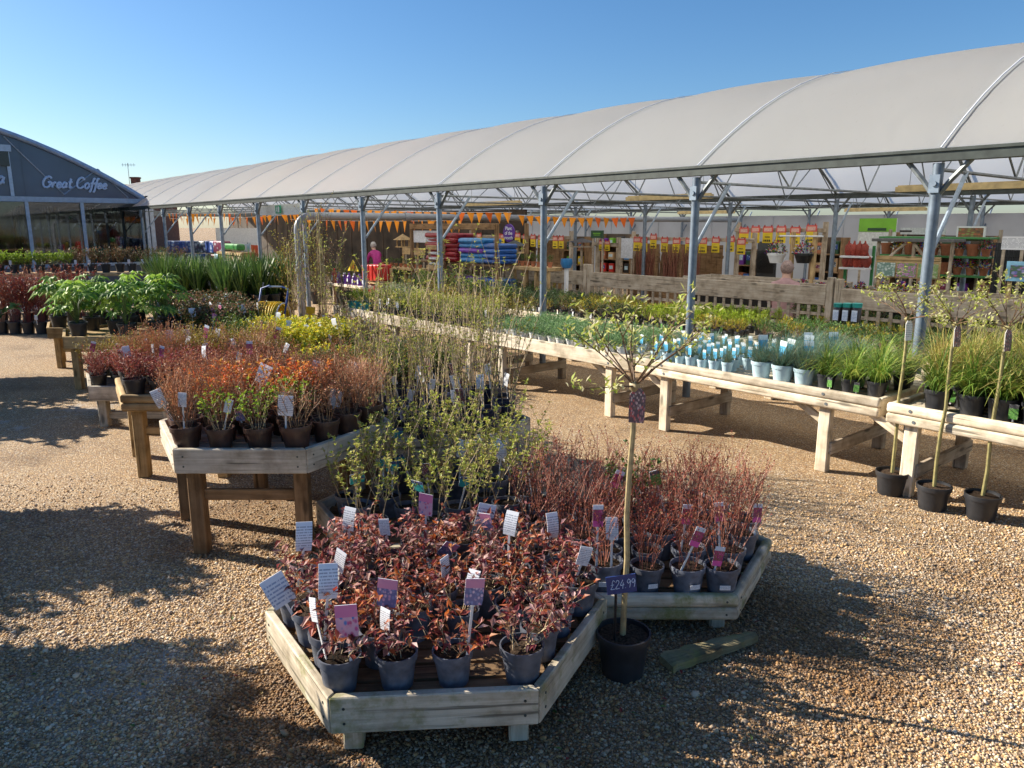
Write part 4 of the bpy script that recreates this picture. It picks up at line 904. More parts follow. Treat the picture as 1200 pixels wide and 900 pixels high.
for px, py, kind, gx, gy, lean, roll, face in ((420, 742, 'pink', 401, 800, .06, -.05, .1), (376, 700, 'text', 372, 770, -.1, .1, .4), (448, 705, 'mauve', 450, 760, .1, .1, -.1), (562, 703, 'mauve', 560, 770, .1, .12, .2),
    (318, 702, 'text2', 340, 745, -.1, -.4, .5), (350, 642, 'text', 350, 700, .05, .1, .4), (392, 660, 'white', 400, 700, .1, .3, -.6), (520, 672, 'white', 535, 700, .1, -.1, 1.0), (560, 612, 'text2', 570, 640, .1, .25, .2),
    (506, 598, 'pink', 510, 640, .1, .1, -.3), (646, 628, 'text', 650, 660, .1, .1, .6), (508, 640, 'mauve', 500, 660, .6, .5, .3)):
    settag(nearest(wine, gx, gy, .3), kind, px, py, .1, lean, roll, face, 1.18)
# --- red twig table
T, z = on('2')
fr = [tuple((G(px, py, .19) - T.location).xy) for px, py in ((709, 690), (754, 693), (803, 692), (847, 692))]
fill(T, z, .205, lambda i, x, y: 'twig' if not (i == 4 and abs(x) < .2) else 'mixed', None, {'twig': 'grey pot of bare red twigs', 'mixed': 'dark pot of small green shrub'}, 'low right-hand table', 'red-twig shrubs on the right-hand table', margin=.12, front=fr, rowp=.19, s=(.9, 1.05))
tw = [o for o in COL.objects if o.get('group') == 'red-twig shrubs on the right-hand table']
for px, py, kind, gx, gy, lean, roll in ((701, 612, 'mag', 709, 690, .05, .02), (718, 630, 'text', 709, 690, .0, .02), (797, 610, 'mag', 803, 660, .1, .1), (846, 605, 'mag', 847, 660, .1, -.1), (891, 610, 'mag', 880, 660, .05, .02), (826, 660, 'mag', 847, 692, .15, .15),
    (781, 632, 'mag', 803, 692, .1, .35), (668, 556, 'mag', 690, 640, .2, .4), (788, 556, 'green', 790, 640, .2, -.3)):
    settag(nearest(tw, gx, gy, .2), kind, px, py, .1, lean, roll)
SL = MB(); SL.box((0, 0, 0), (.052, .002, .024)); slm = SL.mesh('sticker', C_TEXT)
for o in tw[:4]:
    a = math.radians(rnd.uniform(-8, 25)) - o.rotation_euler.z; k = link('sticker', slm, o); rr = .0845
    k.location = (rr * math.sin(a), -rr * math.cos(a), .065); k.rotation_euler = (.07, 0, a)
# --- budding shrubs
T, z = on('3')
fill(T, z, .225, lambda i, x, y: 'bud', rt(.75, ['teal', 'text', 'white', 'plum', 'teal']), 'grey pot of budding stems', 'second low table', 'budding shrubs on the second low table', margin=.12, s=(.85, 1.1), skip=lambda x, y: x < -.42 and y > -.1)
T, z = on('9')
fill(T, z, .235, lambda i, x, y: 'cane', rt(.7, ['white', 'text', 'white', 'plum']), 'navy pot of tall cane stems', 'cane-shrub table', 'cane shrubs with yellow-green buds', margin=.13, s=(.8, 1.12))
# --- tall table at left
T, z = on('4')
fr = [tuple((G(px, py, .66) - T.location).xy) for px, py in ((222, 524), (262, 524), (308, 524), (349, 524))]
fill(T, z, .192, lambda i, x, y: ('brown', 'browng', 'browng', 'brown')[min(3, int((x + .4) / .2))] if i == 0 else ('brown' if x > .25 and i < 3 else ('orange' if i in (2, 3) and -.36 < x < .3 else ('browng' if rnd.random() < .2 and i < 3 else 'straw'))),
     rt(.25, ['bigwhite', 'text', 'white']), {'brown': 'brown pot of bare twigs', 'browng': 'brown pot of green-sprouting twigs', 'orange': 'brown pot of orange leaves', 'straw': 'brown pot of straw-red twigs'}, 'tall grey-rimmed table', 'twiggy shrubs on the tall grey table', margin=.12, front=fr)
tl = [o for o in COL.objects if o.get('group') == 'twiggy shrubs on the tall grey table']
for px, py, kind, gx, gy, lean, roll in ((334, 484, 'bigwhite', 349, 520, .1, .1), (357, 478, 'bigwhite', 349, 505, .1, 0), (389, 474, 'bigwhite', 375, 500, .2, .3), (213, 474, 'white', 222, 520, .1, .1), (273, 497, 'mauve', 280, 520, .3, .0)):
    settag(nearest(tl, gx, gy, .66), kind, px, py, .1, lean, roll)
# --- the tables further back
T, z = on('5')
fill(T, z, .172, lambda i, x, y: 'pinkred' if i < 4 else rnd.choice(['straw', 'olive', 'olive']), rt(.3, ['text', 'mag', 'white']), {'pinkred': 'dark pot of pinkish shrub', 'straw': 'brown pot of straw twigs', 'brown': 'brown pot of twigs', 'olive': 'dark pot of golden shrub'}, 'tall tan table', 'shrubs on the tall tan table', margin=.105)
T, z = on('6')
fill(T, z, .18, lambda i, x, y: 'pinkred' if i < 3 else 'olive', rt(.2, ['mag', 'white']), {'pinkred': 'dark pot of pinkish shrub', 'olive': 'dark pot of golden shrub'}, 'lower left-edge table', 'shrubs on the lower left-edge table', margin=.11)
T, z = on('10')
fill(T, z, .2, lambda i, x, y: rnd.choice(['mixed', 'mixed', 'straw', 'gold']), rt(.35, ['white', 'text', 'plum']), {'mixed': 'dark pot of green shrub', 'straw': 'brown pot of straw twigs', 'gold': 'dark pot of yellow shrub'}, 'table behind cane shrubs', 'shrubs behind the cane shrubs', margin=.12)
T, z = on('11')
fill(T, z, .18, lambda i, x, y: 'gold' if x > -.35 or i > 3 else 'mixed', rt(.4, ['white', 'text', 'bigwhite']), {'gold': 'dark pot of bright yellow shrub', 'mixed': 'dark pot of green shrub'}, 'yellow-shrub table', 'shrubs on the yellow-shrub table', margin=.11)
T, z = on('12')
fill(T, z, .2, lambda i, x, y: rnd.choice(['mixed', 'darkev', 'euyg']), rt(.3, ['white', 'pink']), {'mixed': 'dark pot of green shrub', 'darkev': 'dark pot of dark evergreen', 'euyg': 'small pot of lime shrub'}, 'table nearest long bench', 'shrubs nearest the long bench', margin=.12)
for k, wh in (('13', 'rose table behind yellow shrubs'), ('14', 'rose table before climbers'), ('15', 'rose table beside leafy plants')):
    T, z = on(k)
    fill(T, z, .19, lambda i, x, y: None if k == '13' and x > .12 else 'rose', rt(.6, ['white', 'bigwhite', 'mauve', 'text2', 'pink']), 'dark pot of sprouting rose', wh, 'roses on ' + wh, margin=.12)
for k, wh in (('7', 'tan-legged leafy table'), ('8', 'farthest left leafy table')):
    T, z = on(k); fill(T, z, .36, lambda i, x, y: 'fatsia', rt(.15, ['white']), 'dark pot of broad glossy leaves', wh, 'broad-leaved plants on ' + wh, margin=.17, rowp=.33)
for k, wh in (('17', 'table by hose reel'), ('16', 'table near cafe')):
    T, z = on(k); fill(T, z, .29, lambda i, x, y: 'sword', rt(.5, ['white', 'bigwhite']), 'dark pot of upright sword leaves', wh, 'sword-leaved plants on ' + wh, margin=.14, rowp=.27)
# ------------------------------------------------------------------ long benches
def bench(label, u0, u1, v0, v1, z, rails, wood, legu, group):
    t = thing('long_bench', label, 'plant bench', U((u0 + u1) / 2, (v0 + v1) / 2), RZ, group); L = u1 - u0 - .02; hv = (v1 - v0) / 2
    for s in (-1, 1):
        if rails:
            for j in range(2): board('rim_rail', (-L / 2, s * hv, z - .037 - .076 * j), (L / 2, s * hv, z - .037 - .076 * j), .075, .055, wood, t, .02, 3)
        else: board('rim_board', (-L / 2, s * hv, z - .075), (L / 2, s * hv, z - .075), .15, .04, wood, t)
        board('end_board', (s * (L / 2 - .022), -hv + .03, z - .078), (s * (L / 2 - .022), hv - .03, z - .078), .142, .04, wood, t)
    D = MB(); y = -hv + .09
    while y < hv - .04: D.box((0, y, z - .05), (L - .1, .095, .024)); y += .115
    D.build('deck', wood, t)
    bl = MB(); bl.tube([(0, .004, 0), (0, -.004, 0)], .012, 8); bm_ = bl.mesh('bolt', STEELD)
    for u in legu:
        x = (u0 + u1) / 2 - u; e_ = .0275 if rails else .02
        link('bolt', bm_, t, (x, -hv - e_, z - .037)); link('bolt', bm_, t, (x + .03, -hv - e_, z - .112))
    for u in legu:
        x = (u0 + u1) / 2 - u
        for y in (-hv + .06, hv - .12): board('leg', (x, y, 0), (x, y, z - .07), .095, .07, W_FENCE if y > 0 else wood, t)
        board('stretcher', (x + .05, -hv + .05, .20), (x + .05, hv - .1, .20), .10, .035, W_FENCE, t)
        board('strut', (x - .02, -hv + .10, z - .30), (x - .42, -hv + .10, z - .08), .06, .035, wood, t)
    return t
BG = 'pale timber benches in a row'
bench('pale long bench of golden sedges nearest at right, behind the potted saplings', -.12, 2.34, 5.55, 6.75, .69, True, W_BENCH, (2.16, .3), BG)
bench('pale long bench of blue fescues with rounded twin rails', 2.40, 4.80, 5.62, 6.8, .69, True, W_BENCH, (2.85, 4.46), BG)
bench('pale long bench covered in low green herbs', 4.86, 7.28, 5.62, 6.8, .69, False, W_BENCH, (5.18, 6.95), BG)
bench('pale long bench of golden and lime shrubs', 7.33, 9.72, 5.62, 6.8, .69, False, W_BENCH, (7.6, 9.4), BG)
bench('farthest short pale bench with teal pots', 9.77, 11.2, 5.62, 6.8, .69, False, W_BENCH, (10.0, 11.0), BG)
BG2 = 'inner benches behind the steel posts'
for k, (a, b, lab) in enumerate(((-.1, 2.4, 'inner bench of heathers behind the nearest steel post'), (2.45, 4.9, 'inner bench of green conifers under the canopy'), (4.95, 7.4, 'inner bench of lime and golden conifers'), (7.45, 9.9, 'inner bench of small dark shrubs'), (9.95, 12.4, 'farthest inner bench by the compost shelves'))):
    bench(lab, a, b, 7.62, 8.8, .66, False, W_BENCH, (a + .35, b - .35), BG2)
def lay(u0, u1, v0, v1, du, dv, z, choose, tags, desc, where, gname, s=(.92, 1.1), jit=.015, side='right'):
    nv = max(1, int((v1 - v0) / dv) + 1); rows = []
    for i in range(nv):
        v = v0 + dv * i; k = int((u1 - u0) / du) + 1; row = []
        for j in range(k):
            u = u0 + du * j + (du * .4 if i % 2 else 0)
            if u > u1: continue
            sp = choose(i, u, v)
            if not sp: continue
            p = U(u + rnd.uniform(-jit, jit), v + rnd.uniform(-jit, jit), z)
            row.append((place(sp, p, rnd.uniform(*s), None, gname, tags(i, u, v) if tags else ()), sp))
        if row: rows.append(row)
    for i, row in enumerate(rows):
        for j, (r, sp) in enumerate(row):
            d = desc[sp] if isinstance(desc, dict) else desc
            r['label'] = f"{d}, {nth(j, len(row), side)} in {rowword(i, len(rows))}, {where}"
DZ = .69 - .037
def ftag(p, kind, L, z0=None, x=0, y=-.05, face=-.75, lean=.08):
    def f(i, u, v):
        if rnd.random() > p: return ()
        d = {'k': rnd.choice(kind) if isinstance(kind, list) else kind, 'L': L * rnd.uniform(.85, 1.15), 'x': x + rnd.uniform(-.02, .02), 'y': y, 'face': face + rnd.uniform(-.35, .35), 'lean': lean, 'roll': rnd.uniform(-.08, .08)}
        if z0 is not None: d['z'] = z0
        return (d,)
    return f
lay(.05, 2.2, 5.72, 6.65, .20, .22, DZ, lambda i, u, v: 'cargold' if (i > 1 or rnd.random() < .25) else 'carex', ftag(.3, 'green', .02, .02, 0, -.11), {'carex': 'dark pot of green sedge', 'cargold': 'dark pot of golden sedge'}, 'nearest pale bench', 'sedges on the nearest pale bench', s=(.9, 1.15))
lay(2.52, 2.95, 5.78, 6.7, .2, .23, DZ, lambda i, u, v: 'carex', ftag(.5, 'green', .02, .02, 0, -.11), 'dark pot of green sedge', 'fescue bench end', 'sedges on the fescue bench', s=(.7, .85))
lay(3.12, 3.62, 5.80, 6.7, .215, .22, DZ, lambda i, u, v: 'fescue', lambda i, u, v: ({'k': 'blue', 'L': rnd.uniform(.05, .10), 'x': rnd.uniform(-.03, .03), 'y': .03, 'face': -.7 + rnd.uniform(-.5, .5), 'lean': .05, 'roll': rnd.uniform(-.12, .12)},) if rnd.random() < .6 else (), 'large pale-potted blue fescue', 'fescue bench', 'large blue fescues')
lay(3.82, 5.0, 5.72, 6.7, .135, .16, DZ, lambda i, u, v: 'fescsm' if not 4.76 < u < 4.92 else None, ftag(.9, 'bluesm', .03, .09, 0, -.042), 'small pale-potted blue fescue', 'fescue bench', 'small blue fescues', jit=.008)
lay(5.08, 7.2, 5.72, 6.7, .15, .15, DZ, lambda i, u, v: 'thyme', None, 'small white pot of low green herb', 'herb bench', 'low herbs on the herb bench', s=(.95, 1.2))
lay(7.42, 9.65, 5.73, 6.7, .2, .2, DZ, lambda i, u, v: ('eugold' if i > 2 else ('euyg' if u > 7.9 or rnd.random() < .5 else 'thyme')), ftag(.12, 'white', .05), {'eugold': 'small pot of golden shrub', 'euyg': 'small pot of lime shrub', 'thyme': 'small white pot of low green herb'}, 'golden-shrub bench', 'shrubs on the golden-shrub bench', s=(.95, 1.25))
lay(9.9, 11.1, 5.76, 6.7, .24, .25, DZ, lambda i, u, v: 'tealpot' if i == 0 and u > 10.2 else ('cream' if i > 1 else 'euyg'), ftag(.3, 'white', .08), {'tealpot': 'teal pot of green shrub', 'cream': 'dark pot of cream shrub', 'euyg': 'small pot of lime shrub'}, 'farthest pale bench', 'shrubs on the farthest pale bench')
DZ2 = .66 - .037
lay(.0, 2.9, 7.74, 8.65, .2, .22, DZ2, lambda i, u, v: 'heath', ftag(.18, ['org', 'white'], .03), 'small pot of golden heather', 'inner bench behind nearest post', 'heathers on the inner bench', s=(.85, 1.05))
lay(3.0, 4.85, 7.76, 8.7, .19, .22, DZ2, lambda i, u, v: 'congreen' if rnd.random() < .8 else 'congold', ftag(.3, ['org', 'green'], .02, .03, 0, -.085), {'congreen': 'dark pot of spreading green conifer', 'congold': 'dark pot of golden conifer'}, 'green conifer bench', 'conifers on the green conifer bench', s=(.62, .8))
lay(5.05, 7.35, 7.76, 8.7, .17, .21, DZ2, lambda i, u, v: ('conlime' if u < 6.6 else ('darkev' if i < 2 else 'congold')) if i > 0 or u > 5.6 else 'congold', ftag(.25, ['org', 'green'], .02, .03, 0, -.085), {'conlime': 'dark pot of upright lime conifer', 'congold': 'dark pot of golden conifer', 'darkev': 'dark pot of dark evergreen'}, 'lime conifer bench', 'conifers on the lime conifer bench', s=(.62, .78))
lay(7.5, 9.85, 7.76, 8.7, .18, .23, DZ2, lambda i, u, v: rnd.choice(['darkev', 'mixed', 'congold']) if i == 0 else ('darkev' if u > 8.2 else 'congold'), ftag(.55, ['org', 'org', 'white'], .02, .03, 0, -.085), {'darkev': 'dark pot of dark evergreen', 'mixed': 'dark pot of green shrub', 'congold': 'dark pot of golden conifer'}, 'inner dark-shrub bench', 'shrubs on the inner dark-shrub bench', s=(.65, .85))
lay(10.05, 12.3, 7.76, 8.65, .25, .3, DZ2, lambda i, u, v: rnd.choice(['darkev', 'mixed', 'eugold']), ftag(.2, ['org'], .02), {'darkev': 'dark pot of dark evergreen', 'mixed': 'dark pot of green shrub', 'eugold': 'small pot of golden shrub'}, 'farthest inner bench', 'shrubs on the farthest inner bench')
# ------------------------------------------------------------------ saplings on bare stems
NAVYS = plain('navy_price_plate', (.025, .05, .19), .35, 0, .1, 20); CHALK = plain('pale_chalk', (.55, .62, .75), .8, 0, .1, 30)
def sapling(label, p, hst, Rr, H, seed, head=.38, card=None, group=None, price=False, lean=(0, 0), nb=9):
    g = random.Random(seed); t = thing('sapling', label, 'sapling', p, 0, group)
    link('pot', potmesh(Rr, H, POT_D, .035, .78, 24), t); link('soil', soilmesh(Rr * .92, H * .9, seed), t)
    S = MB(); z0 = H * .85; pts = [(lean[0] * k / 6 + g.uniform(-.006, .006), lean[1] * k / 6 + g.uniform(-.006, .006), z0 + (hst - z0) * k / 6) for k in range(7)]
    S.tube(pts, [.0135, .013, .0125, .012, .012, .0115, .011], 8); top = Vector(pts[-1]); S.blob(top, .022, g, 0, .2); S.build('stem', STAKE if price else plain('olive_stem', (.30, .26, .10), .55, 0, .25, 25), t)
    Bm = MB(); L = MB()
    def lv(q, k, sp):
        for _ in range(k):
            v = Vector((g.uniform(-1, 1), g.uniform(-1, 1), g.uniform(-.4, 1)))
            L.leaf(q + Vector((g.uniform(-sp, sp), g.uniform(-sp, sp), g.uniform(-sp, sp))), v, Vector((g.uniform(-.4, .4), g.uniform(-.4, .4), 1)), g.uniform(.022, .042), g.uniform(.011, .018), 0, .2)
    for i in range(nb):
        w = i * 6.283 / nb + g.uniform(-.35, .35); up = g.choice([.25, .8, 1.2, 1.6, 2.2]); d = Vector((math.cos(w), math.sin(w), up)).normalized(); q = [top.copy()]; ln = head * g.uniform(.7, 1.25); k = 7
        for j in range(k): d = (d + Vector((g.uniform(-.1, .1), g.uniform(-.1, .1), -.03 + g.uniform(-.06, .08)))).normalized(); q.append(q[-1] + d * ln / k)
        Bm.tube(q, [.0042 * (1 - .75 * j / k) for j in range(k + 1)], 5, 0, False)
        for j in range(3, k + 1): lv(q[j], (9 if price else 7) if j > 4 else 1, .024)
        for _ in range(2):
            a = q[g.randint(2, 5)]; dd = (d + Vector((g.uniform(-.9, .9), g.uniform(-.9, .9), g.uniform(-.1, .6)))).normalized(); e = [a, a + dd * ln * .17, a + dd * ln * .36 + Vector((0, 0, .015))]
            Bm.tube(e, [.0028, .002, .001], 4, 0, False); lv(e[1], 4, .018); lv(e[2], 9, .024)
    Bm.build('branches', BARK_BR, t); L.build('leaves', L_SALIX, t)
    if card:
        c = link('hang_tag', cardmesh(.066, .145, C_PLUM if card == 'plum' else (C_TEXT if card != 'dark' else C_PLUM), .03, True, WHITE), t)
        c.location = (top.x + .008, top.y - .022, hst - .15); c.rotation_euler = (-.05, .03, -.15 if card == 'plum' else .4)
    if price:
        B = MB(); B.tube([(0, 0, 0), (0, 0, .32)], .006, 6); s_ = B.build('price_stake', plain('black_plastic', (.012, .012, .014), .4), t); s_.location = (-.045, -.04, H * .8)
        B = MB(); B.box((0, 0, 0), (.128, .006, .082)); pl = B.build('price_plate', NAVYS, s_); pl.location = (.02, -.012, .29); pl.rotation_euler = (.0, -.12, .05)
        B = MB(); x = script(B, '£24.99', -.050, -.017, .0215, -.0042, .0016, .1); lt = B.build('lettering', CHALK, s_); lt.location = pl.location; lt.rotation_euler = pl.rotation_euler
    return t
GS = 'saplings on bare stems'
pt = G(733, 803)
sapling('yellow-leaved sapling with navy price plate beside the foremost tables', (pt.x, pt.y + .10, 0), 1.30, .118, .20, 3, .37, 'plum', GS, True, (.01, .02), 11)
for (px, py), lab, cd, sd, ln in (((1050, 583), 'sapling with white tag, leftmost of the three by the bench', 'white', 5, (.0, .02)), ((1100, 601), 'sapling between two others by the bench, its tag turned away', 'dark', 9, (.03, .03)), ((1158, 613), 'sapling nearest the right edge, with dark hanging tag', 'dark', 12, (.03, .03))):
    q = G(px, py); sapling(lab, (q.x, q.y + .09, 0), 1.30, .112, .175, sd, .36, cd, GS, False, ln, 8)
a, b = G(778, 783), G(884, 752)
pk = thing('broken_plank', 'broken mossy plank lying on the gravel by the low rail table', 'plank', ((a.x + b.x) / 2, (a.y + b.y) / 2, 0), math.atan2(b.y - a.y, b.x - a.x)); L = (b - a).length
B = MB(); n_ = 14; g = random.Random(4); V = []
for i in range(n_ + 1):
    x = -L / 2 + L * i / n_; w0 = .055 - .03 * (i / n_) ** 2; j = g.uniform(-.006, .006) + (g.uniform(-.015, .015) if i in (0, n_) else 0)
    V += [(x, -w0 + j, .012), (x, w0 + j, .012), (x, w0 * .9 + j, .046 + g.uniform(-.004, .004)), (x, j * .5, .050 + g.uniform(-.006, .003)), (x, -w0 * .9 + j, .044 + g.uniform(-.004, .004))]
B.add(V, [(i * 5 + k, (i + 1) * 5 + k, (i + 1) * 5 + (k + 1) % 5, i * 5 + (k + 1) % 5) for i in range(n_) for k in range(5)] + [(4, 3, 2, 1, 0), tuple(n_ * 5 + k for k in range(5))]); B.build('plank', W_DMOSS, pk)
# ------------------------------------------------------------------ unseen shrubs added left of the view to cast shade on the gravel
def shade_shrub(p, h, r, seed, label):
    S, L = bushy(seed, 40, h * .95, .16, r / h * 1.1, .16, .008, 9, .42, (.10, .065), 20, .08, 4)
    t = thing('potted_shrub', label, 'potted shrub', p, 0, 'large potted shrubs beside the path')
    link('pot', potmesh(.2, .34, POT_D), t); link('soil', soilmesh(.185, .3), t)
    for nm, mb, m in (('stems', S, BARK_BR), ('leaves', L, L_DARK)): o = mb.build(nm, m, t); o.location = (0, 0, .28)
for k, (x, y, h, r) in enumerate(((-4.45, 5.0, .95, .42), (-5.0, 4.5, .9, .5), (-3.6, 3.22, 1.05, .5), (-3.0, 2.45, 1.1, .5), (-7.6, 9.6, 1.1, .6), (-6.6, 8.0, .95, .6))):
    shade_shrub((x, y, 0), h, r, 200 + k, ['large leafy shrub left of the tall grey table', 'large leafy shrub beside the path, its neighbour to the rear taller', 'large leafy shrub left of the foremost table', 'large leafy shrub nearest the camera at left', 'large leafy shrub farthest along the path', 'large leafy shrub halfway along the path'][k])
# ------------------------------------------------------------------ goods and furniture under the canopy
def rq(x0, y0, x1, y1, v):
    """picture rectangle on the upright plane at depth v -> centre u, width, bottom z, top z"""
    ua, za = Q(x0, y0, v); ub, zb = Q(x1, y1, v); return (ua + ub) / 2, abs(ua - ub), zb, za
def at(name, label, cat, u, v, z=0.0, group=None, rz=0.0): return thing(name, label, cat, U(u, v, z), RZ + rz, group)
RED = plain('red_plastic', (.42, .022, .016), .35, 0, .15, 12); CRIM = plain('crimson_bag', (.26, .012, .022), .3, 0, .2, 8); BLU = plain('blue_bag', (.02, .10, .36), .3, 0, .2, 8)
SKYB = plain('sky_bag', (.035, .20, .46), .3, 0, .15, 8); PURP = plain('purple_plastic', (.13, .03, .28), .35, 0, .2, 10); YEL = plain('yellow_card', (.75, .55, .02), .45, 0, .06, 8); PINKH = plain('pink_red_head', (.60, .10, .08), .45, 0, .1, 8)
BLK = plain('black_plastic', (.012, .012, .014), .4, 0, .1, 10); NAVYB = plain('navy_bag', (.02, .045, .20), .3, 0, .2, 6); GRN = plain('green_print', (.16, .42, .03), .45, 0, .1, 3); DGRN = plain('dark_green_sign', (.015, .06, .025), .45)
ORAF = plain('orange_flag', (.85, .30, .01), .7, 0, .12, 5); ORAR = plain('red_orange_flag', (.80, .15, .01), .7, 0, .12, 5); YELP = plain('yellow_plastic', (.70, .48, .02), .4, 0, .12, 10); BLUP = plain('blue_paint', (.03, .09, .34), .4, .1, .15, 20)
WALLW = plain('pale_wall', (.50, .53, .58), .7, 0, .08, 1.2); WALLB = plain('brown_wall', (.085, .06, .042), .85, 0, .35, 1.5); TEALL = plain('teal_lid', (.02, .26, .22), .4); PURS = plain('purple_sign', (.075, .02, .20), .5, 0, .1, 6); SKYC = plain('pale_blue_print', (.22, .45, .62), .4, 0, .25, 5)
def wall(name, label, u0, u1, v, z1, m, t=.08, z0=0.0):
    th = at(name, label, 'wall', (u0 + u1) / 2, v, z0); B = MB(); B.box((0, 0, (z1 - z0) / 2), (abs(u1 - u0), t, z1 - z0)); B.build('panels', m, th)
    B = MB(); x = -abs(u1 - u0) / 2
    while x < abs(u1 - u0) / 2: B.box((x, -t / 2 - .012, (z1 - z0) / 2), (.04, .02, z1 - z0)); x += 1.22
    B.build('battens', m, th); return th
wall('rear_wall', 'pale panelled wall closing the far side of the canopy', -5, 30, 23.35, 2.28, WALLW)
wall('store_wall', 'dark brown timber wall deep under the far end of the canopy', 17, 41, 14.8, 2.42, WALLB)
wall('side_wall', 'dark brown wall beside the cafe under the canopy', 33, 40, 8.2, 2.4, WALLB)
# fences of weathered boards with square lattice below
def fence(label, x0, x1, v, ytop, h=.27, wood=W_FENCE):
    ua, _ = Q(x0, 300, v); ub, _ = Q(x1, 300, v); um = (ua + ub) / 2; L = abs(ua - ub); zt = ytop
    t = at('lattice_fence', label, 'fence', um, v, 0, 'lattice fences')
    board('top_board', (-L / 2, 0, zt - h / 2), (L / 2, 0, zt - h / 2), h, .045, wood, t)
    B = MB(); x = -L / 2 + .06; sp = .165
    while x < L / 2: B.box((x, .0, (zt - h) / 2 + .02), (.045, .02, zt - h - .05)); x += sp
    B.build('slats', wood, t); B = MB(); z = .16
    while z < zt - h: B.box((0, .022, z), (L, .02, .045)); z += .17
    B.build('rails', wood, t)
    for s in (-1, 1): board('post', (s * (L / 2 + .05), .03, 0), (s * (L / 2 + .05), .03, zt + .14), .095, .095, wood, t)
VF = 10.6
fence('long lattice fence with pale top board behind the lime conifers', 693, 972, VF, 1.075)
fence('lattice fence at right, behind the sapling leaves', 990, 1235, VF, 1.06)
fence('dark shaded lattice fence by the compost shelves', 596, 684, VF, 1.08)
def trough(label, x0, x1, v, z, h):
    ua, _ = Q(x0, 300, v); ub, _ = Q(x1, 300, v); L = abs(ua - ub); t = at('timber_trough', label, 'planter', (ua + ub) / 2, v, 0, 'timber troughs behind the fences')
    for y in (0, .9): board('side_board', (-L / 2, y, z - h / 2), (L / 2, y, z - h / 2), h, .045, W_FENCE, t)
    for s in (-1, 1): board('end_board', (s * (L / 2 - .025), .03, z - h / 2 - .002), (s * (L / 2 - .025), .87, z - h / 2 - .002), h - .01, .04, W_FENCE, t)
    B = MB(); B.box((0, .45, z - h + .05), (L - .1, .84, .03)); B.build('deck', W_FENCE, t)
    for s in (-1, 1):
        for y in (.05, .85): board('leg', (s * (L / 2 - .12), y, 0), (s * (L / 2 - .12), y, z - h), .09, .09, W_FENCE, t)
    board('skirt', (-L / 2 + .2, .12, (z - h) / 2), (L / 2 - .2, .12, (z - h) / 2), z - h - .02, .02, BLK, t)  # black board added to stand for the dark shade behind the lattice
    return (ua + ub) / 2, L
trough('long timber trough behind the lattice fence, below the price cards', 802, 972, 12.3, .98, .26)
trough('timber trough at right behind the lattice fence', 992, 1230, 12.3, .93, .26)
lay(4.2, 6.6, 11.1, 11.9, .3, .35, 0.0, lambda i, u, v: rnd.choice(['bedding', 'darkev', 'mixed']), None, {'bedding': 'bright potted bedding flowers', 'darkev': 'dark pot of evergreen', 'mixed': 'dark pot of green shrub'}, 'ground behind lattice fence', 'pots behind the lattice fence', s=(1.4, 2.0))
lay(2.0, 3.9, 11.1, 11.9, .3, .35, 0.0, lambda i, u, v: rnd.choice(['bedding', 'bedding', 'mixed']), None, {'bedding': 'bright potted bedding flowers', 'mixed': 'dark pot of green shrub'}, 'ground behind right-hand fence', 'pots behind the right-hand fence', s=(1.4, 2.0))
lay(4.9, 7.2, 12.55, 12.9, .34, .35, .76, lambda i, u, v: 'bedding', None, 'bright potted bedding flowers', 'long timber trough', 'bedding flowers in the long trough', s=(1.1, 1.6))
# price cards on timber rails
def cards(v, lst, h, rail, name):
    us = [Q(x, y, v) for x, y in lst]; u0, u1 = min(u for u, z in us) - .3, max(u for u, z in us) + .3; zt = max(z for u, z in us) + h * .36
    t = at('card_rail', rail, 'timber rail', (u0 + u1) / 2, v + .05, 0, 'timber rails carrying price cards')
    L = u1 - u0; board('rail', (-L / 2, 0, zt - .06), (L / 2, 0, zt - .06), .09, .035, W_FENCE, t)
    k = max(2, int(L / 2.2) + 1)
    for i in range(k): x = -L / 2 + .05 + (L - .1) * i / (k - 1); board('post', (x, .08, 0), (x, .08, zt + .12), .09, .09, W_FENCE, t)
    n = len(lst)
    for i, (u, z) in enumerate(sorted(us, key=lambda q: -q[0])):
        c = at('price_card', f'yellow price card with red head, {nth(i, n)} on {name}', 'price card', u, v - .012, z - h / 2, 'yellow price cards', rnd.uniform(-.12, .12))
        w_ = h * .64; B = MB(); B.box((0, 0, h * .31), (w_, .012, h * .62)); B.build('body', YEL, c)
        B = MB(); B.box((0, 0, h * .81), (w_, .013, h * .38)); B.build('head', PINKH, c)
        B = MB(); B.box((0, -.008, h * .70 + .1 * h), (w_ * .74, .006, h * .22)); B.build('panel', plain('pale_pink_print', (.70, .42, .36), .5), c)
        B = MB(); x = -w_ * .38
        for q in (.10, .16, .05, .15, .15): B.box((x + w_ * q / 2, -.009, h * .14), (w_ * q * .72, .006, h * .12)); x += w_ * (q + .02)
        B.box((-.0, -.009, h * .36), (w_ * .5, .006, h * .05)); B.build('print', BLK, c)
        for s in (-.35, .35): B = MB(); B.box((s * w_, .0, h * 1.02), (.02, .02, .05)); B.build('clip', RED, c)
cards(16.0, [(872, 276), (885.5, 275), (900, 275), (915.5, 275), (932, 276), (951, 274)], .38, 'upper timber rail hung with yellow price cards', 'the upper rail')
cards(15.6, [(747, 286), (755, 287), (766, 283), (779, 287), (793, 288), (808, 288), (824, 288), (839, 287), (856, 286), (869, 289)], .36, 'lower timber rail hung with yellow price cards', 'the lower rail')
cards(14.6, [(554, 282), (562, 280), (584, 281), (589, 281), (607, 280), (616, 282), (625, 282), (634, 283), (651, 284), (658, 284)], .33, 'left timber rail hung with yellow price cards', 'the left rail')
